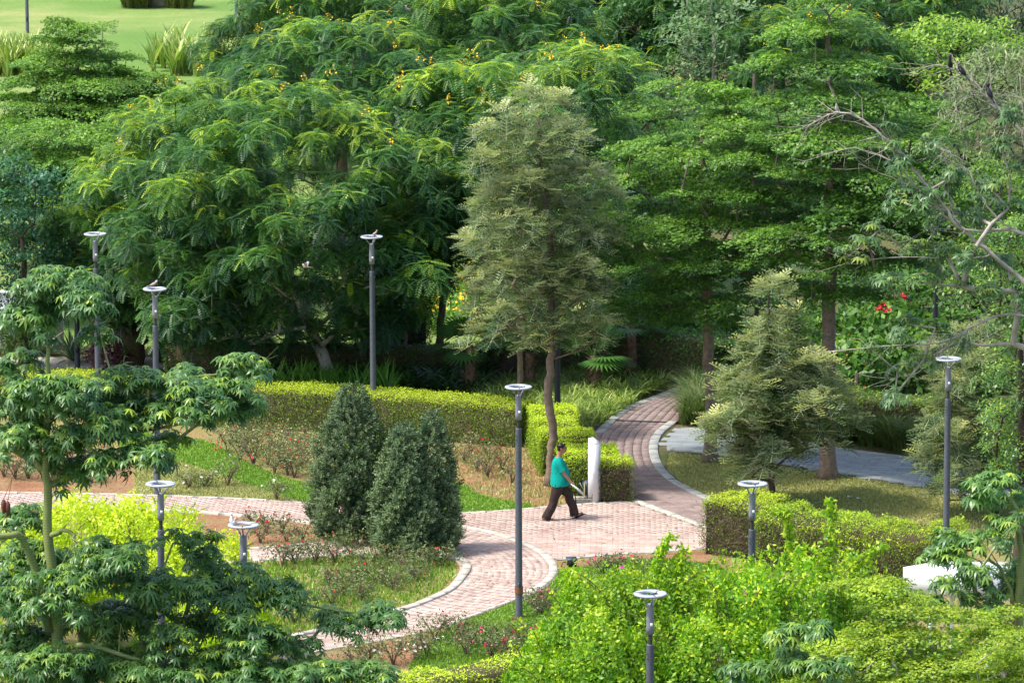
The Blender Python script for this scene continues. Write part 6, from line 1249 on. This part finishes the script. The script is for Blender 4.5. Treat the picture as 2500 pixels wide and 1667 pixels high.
# joints (x to the right of the picture = forward, y away, z up)
J = dict(pel=(.01, 0, .86), wa=(.02, 0, 1.0), ch=(-.01, 0, 1.22), ns=(-.01, 0, 1.37), nk=(.03, 0, 1.46), hd=(.065, -.005, 1.58), ht=(.06, -.005, 1.68),
         rs=(-.02, -.19, 1.33), re=(.11, -.23, 1.08), rw=(.27, -.24, .88), rh=(.31, -.24, .83),
         ls=(-.01, .19, 1.33), le=(-.10, .24, 1.08), lw=(-.06, .25, .86), lh=(-.05, .25, .80),
         rp=(-.01, -.10, .84), rk=(-.10, -.11, .46), ra=(-.27, -.12, .10), rb=(-.31, -.12, .055), rt=(-.10, -.13, .04),
         lp=(.02, .10, .84), lk=(.21, .10, .50), la=(.35, .10, .12), lb=(.33, .10, .075), lt=(.54, .10, .15))
keys = list(J); idx = {k: i for i, k in enumerate(keys)}; V = [J[k] for k in keys]
Rr = dict(pel=.13, wa=.14, ch=.13, ns=.06, nk=.058, hd=(.088, .076), ht=.070, rs=.06, re=.043, rw=.030, rh=(.034, .022), ls=.06, le=.043, lw=.030, lh=(.034, .022), rp=.09, rk=.060, ra=.038, rb=.036, rt=.028, lp=.09, lk=.060, la=.038, lb=.036, lt=.028)
E = [(idx[a], idx[b]) for a, b in [('pel', 'wa'), ('wa', 'ch'), ('ch', 'ns'), ('ns', 'nk'), ('nk', 'hd'), ('hd', 'ht'), ('ch', 'rs'), ('rs', 're'), ('re', 'rw'), ('rw', 'rh'), ('ch', 'ls'), ('ls', 'le'), ('le', 'lw'), ('lw', 'lh'), ('pel', 'rp'), ('rp', 'rk'), ('rk', 'ra'), ('ra', 'rb'), ('rb', 'rt'), ('pel', 'lp'), ('lp', 'lk'), ('lk', 'la'), ('la', 'lb'), ('lb', 'lt')]]
rad = [Rr[k] for k in keys]
# fingers curled round the paper (right hand), relaxed left hand
for hand, sd in (('rh', -1), ('lh', 1)):
    hx, hy, hz = J[hand]
    for f in range(4):
        L = (.036, .040, .038, .030)[f]; o = (hx + .010 - .004 * f, hy + sd * .006, hz - .004 - .016 * f + .02); a_ = (o[0] + L * .75, o[1] + .002, o[2] - L * .7); b2_ = (a_[0] + .004, a_[1] + .018 * (-sd), a_[2] - L * .55); n0 = len(V)
        V += [o, a_, b2_]; rad += [.0095, .0085, .0075]; E += [(idx[hand], n0), (n0, n0 + 1), (n0 + 1, n0 + 2)]
    n0 = len(V); V += [(hx - .012, hy - sd * .022, hz - .004), (hx + .012, hy - sd * .032, hz - .036)]; rad += [.011, .009]; E += [(idx[hand], n0), (n0, n0 + 1)]
n0 = len(V); hd = J['hd']; V += [(hd[0] + .075, hd[1] - .018, hd[2] - .005)]; rad += [.017]; E += [(idx['hd'], n0)]
skin_mesh(V, E, rad, 'body', M['skin'], man)
def part(name, m, fn, smooth=True, par=None, label=None):
    a = Acc(); fn(a); return a.obj(name, M[m], par or man, smooth, label=label)
hx, hy, hz = J['hd']
for sg in (-1, 1): part('ear', 'skin', lambda a: a.ball((hx - .012, hy + sg * .078, hz), (.016, .010, .028)))
def hairf(a):
    a.ball((hx - .016, hy, hz + .050), (.096, .083, .078), u=16, v=10); a.ball((hx - .050, hy, hz + .005), (.052, .076, .070), u=12, v=8); a.ball((hx + .050, hy, hz + .098), (.042, .058, .026), u=10, v=6)
part('hair', 'hair', hairf)
part('jaw', 'skin', lambda a: (a.ball((hx + .045, hy, hz - .055), (.045, .050, .045), u=12, v=8), a.ball((hx + .036, hy, hz + .005), (.068, .074, .076), u=12, v=8)))
part('moustache', 'hair', lambda a: a.tube([(hx + .078, hy - .045, hz - .040), (hx + .100, hy - .010, hz - .030), (hx + .088, hy + .028, hz - .040)], [.006, .011, .006], 6))
part('sunglasses', 'black', lambda a: (a.box((hx + .088, hy - .040, hz + .022), (.028, .050, .030), -.45), a.box((hx + .094, hy + .028, hz + .022), (.024, .045, .030), .2), a.cyl([(hx + .075, hy - .066, hz + .028)], [(hx - .01, hy - .082, hz + .022)], .005, .005, 4)), False)
part('lips', 'redcloth', lambda a: a.ball((hx + .092, hy - .010, hz - .056), (.007, .018, .006)), True)
def shirt(a):
    z = [.785, .86, .94, 1.02, 1.10, 1.18, 1.26, 1.33, 1.375, 1.40]; cx = [.02, .022, .032, .040, .032, .014, -.004, -.012, .0, .008]; rx = [.205, .205, .208, .212, .195, .175, .150, .115, .085, .066]; ry = [.252, .248, .232, .215, .205, .21, .215, .19, .11, .07]
    n = 20; th = np.arange(n) * 2 * PI / n; VV = []
    for q in range(len(z)):
        wr = 1 + .030 * np.sin(th * 5 + q * 2.2) + .020 * np.sin(th * 9 - q * 3.1); VV.append(np.stack([cx[q] + rx[q] * np.cos(th) * wr, ry[q] * np.sin(th) * wr, np.full(n, z[q]) + .006 * np.sin(th * 4 + q)], 1))
    F = [(k * n + i, k * n + (i + 1) % n, (k + 1) * n + (i + 1) % n, (k + 1) * n + i) for k in range(len(z) - 1) for i in range(n)]; a.raw(np.concatenate(VV), F)
part('t_shirt', 'teal', shirt)
for s_, e_, nm in (('rs', 're', -1), ('ls', 'le', 1)):
    S_, E_ = np.array(J[s_]), np.array(J[e_]); d_ = E_ - S_
    part('sleeve', 'teal', lambda a: a.tube([S_ - d_ * .12 + (0, -nm * .05, .0), S_ + (0, -nm * .005, .0), S_ + d_ * .35, S_ + d_ * .82], [.070, .084, .080, .078], 12, cap=False))
def leg(pp, kk, aa, a):
    P_, K_, A_ = [np.array(J[k]) for k in (pp, kk, aa)]; pts = [P_ + (0, 0, .03), P_ + (K_ - P_) * .1, P_ + (K_ - P_) * .5, K_ + (0, 0, .04), K_ + (A_ - K_) * .15, K_ + (A_ - K_) * .55, A_ + (K_ - A_) * .12, A_ + (0, 0, -.03)]
    a.tube(pts, [.105, .116, .110, .096, .092, .088, .090, .092], 14, ell=[(1, 1.12), (1, 1.1), (1, 1.08), (1, 1), (1, 1.02), (1, 1.05), (1, 1.12), (1, 1.15)], cap=False)
    n = 14; V0 = a.V[-1]; r_ = np.random.default_rng(4); V0 += np.repeat(r_.normal(0, .008, (len(V0) // n, 1, 3)), n, 1).reshape(-1, 3)[:len(V0)] + r_.normal(0, .005, V0.shape)
def trous(a):
    leg('rp', 'rk', 'ra', a); leg('lp', 'lk', 'la', a); a.tube([(.015, 0, .74), (.015, 0, .80), (.018, 0, .90)], [.135, .165, .165], 16, ell=[(1.0, .9)] * 3)
part('trousers', 'trouser', trous)
for an, tn, pitch in (('rb', 'rt', 0.0), ('lb', 'lt', .36)):
    A_, T_ = np.array(J[an]), np.array(J[tn]); d_ = nrm(T_ - A_); upv = np.array((-d_[2], 0, d_[0]))
    sn = Acc(); sn.tube([A_ - d_ * .045 - upv * .042, A_ + d_ * .10 - upv * .040, T_ + d_ * .035 - upv * .032], [.038, .046, .030], 10, ell=[(1, .34)] * 3); so = sn.obj('sandal', M['sandal'], man, True)
    part('strap', 'sandal', lambda a: (a.tube([A_ + d_ * .06 + (0, -.05, -.02), A_ + d_ * .055 + upv * .034, A_ + d_ * .06 + (0, .05, -.02)], .013, 6), a.tube([T_ - d_ * .04 + (0, -.045, -.025), T_ - d_ * .04 + upv * .022, T_ - d_ * .04 + (0, .045, -.025)], .013, 6), a.tube([A_ + d_ * -.03 + (0, -.03, .0), A_ + d_ * -.04 + upv * .01, A_ + d_ * -.03 + (0, .03, 0)], .012, 6)), True, so)
# rolled newspaper held in the right hand
NP = Acc(); h_ = np.array(J['rh']); u_ = nrm(np.array((.72, .02, -.62))); p0_ = h_ - u_ * .08 + (.012, -.004, -.02); p1_ = h_ + u_ * .29 + (.012, -.004, -.02)
NP.tube([p0_, p0_ + (p1_ - p0_) * .5, p1_], [.026, .032, .038], 14, ell=[(1, .7)] * 3); npm, t_, bb = mat('newsprint'); ch = noise(t_, 60, 2, .9, sc=(1, 1, 2.5)); t_.links.new(ramp(t_, ch, [(.44, (.70, .72, .74)), (.52, (.70, .72, .74)), (.58, (.22, .23, .25))]), bb.inputs['Base Color']); bb.inputs['Roughness'].default_value = .8
npo = empty('newspaper', MP + h_, 'rolled up newspaper held in the hand of the walking man', 'newspaper'); NP.V[0] = NP.V[0] - h_; NP.obj('roll', npm, npo)
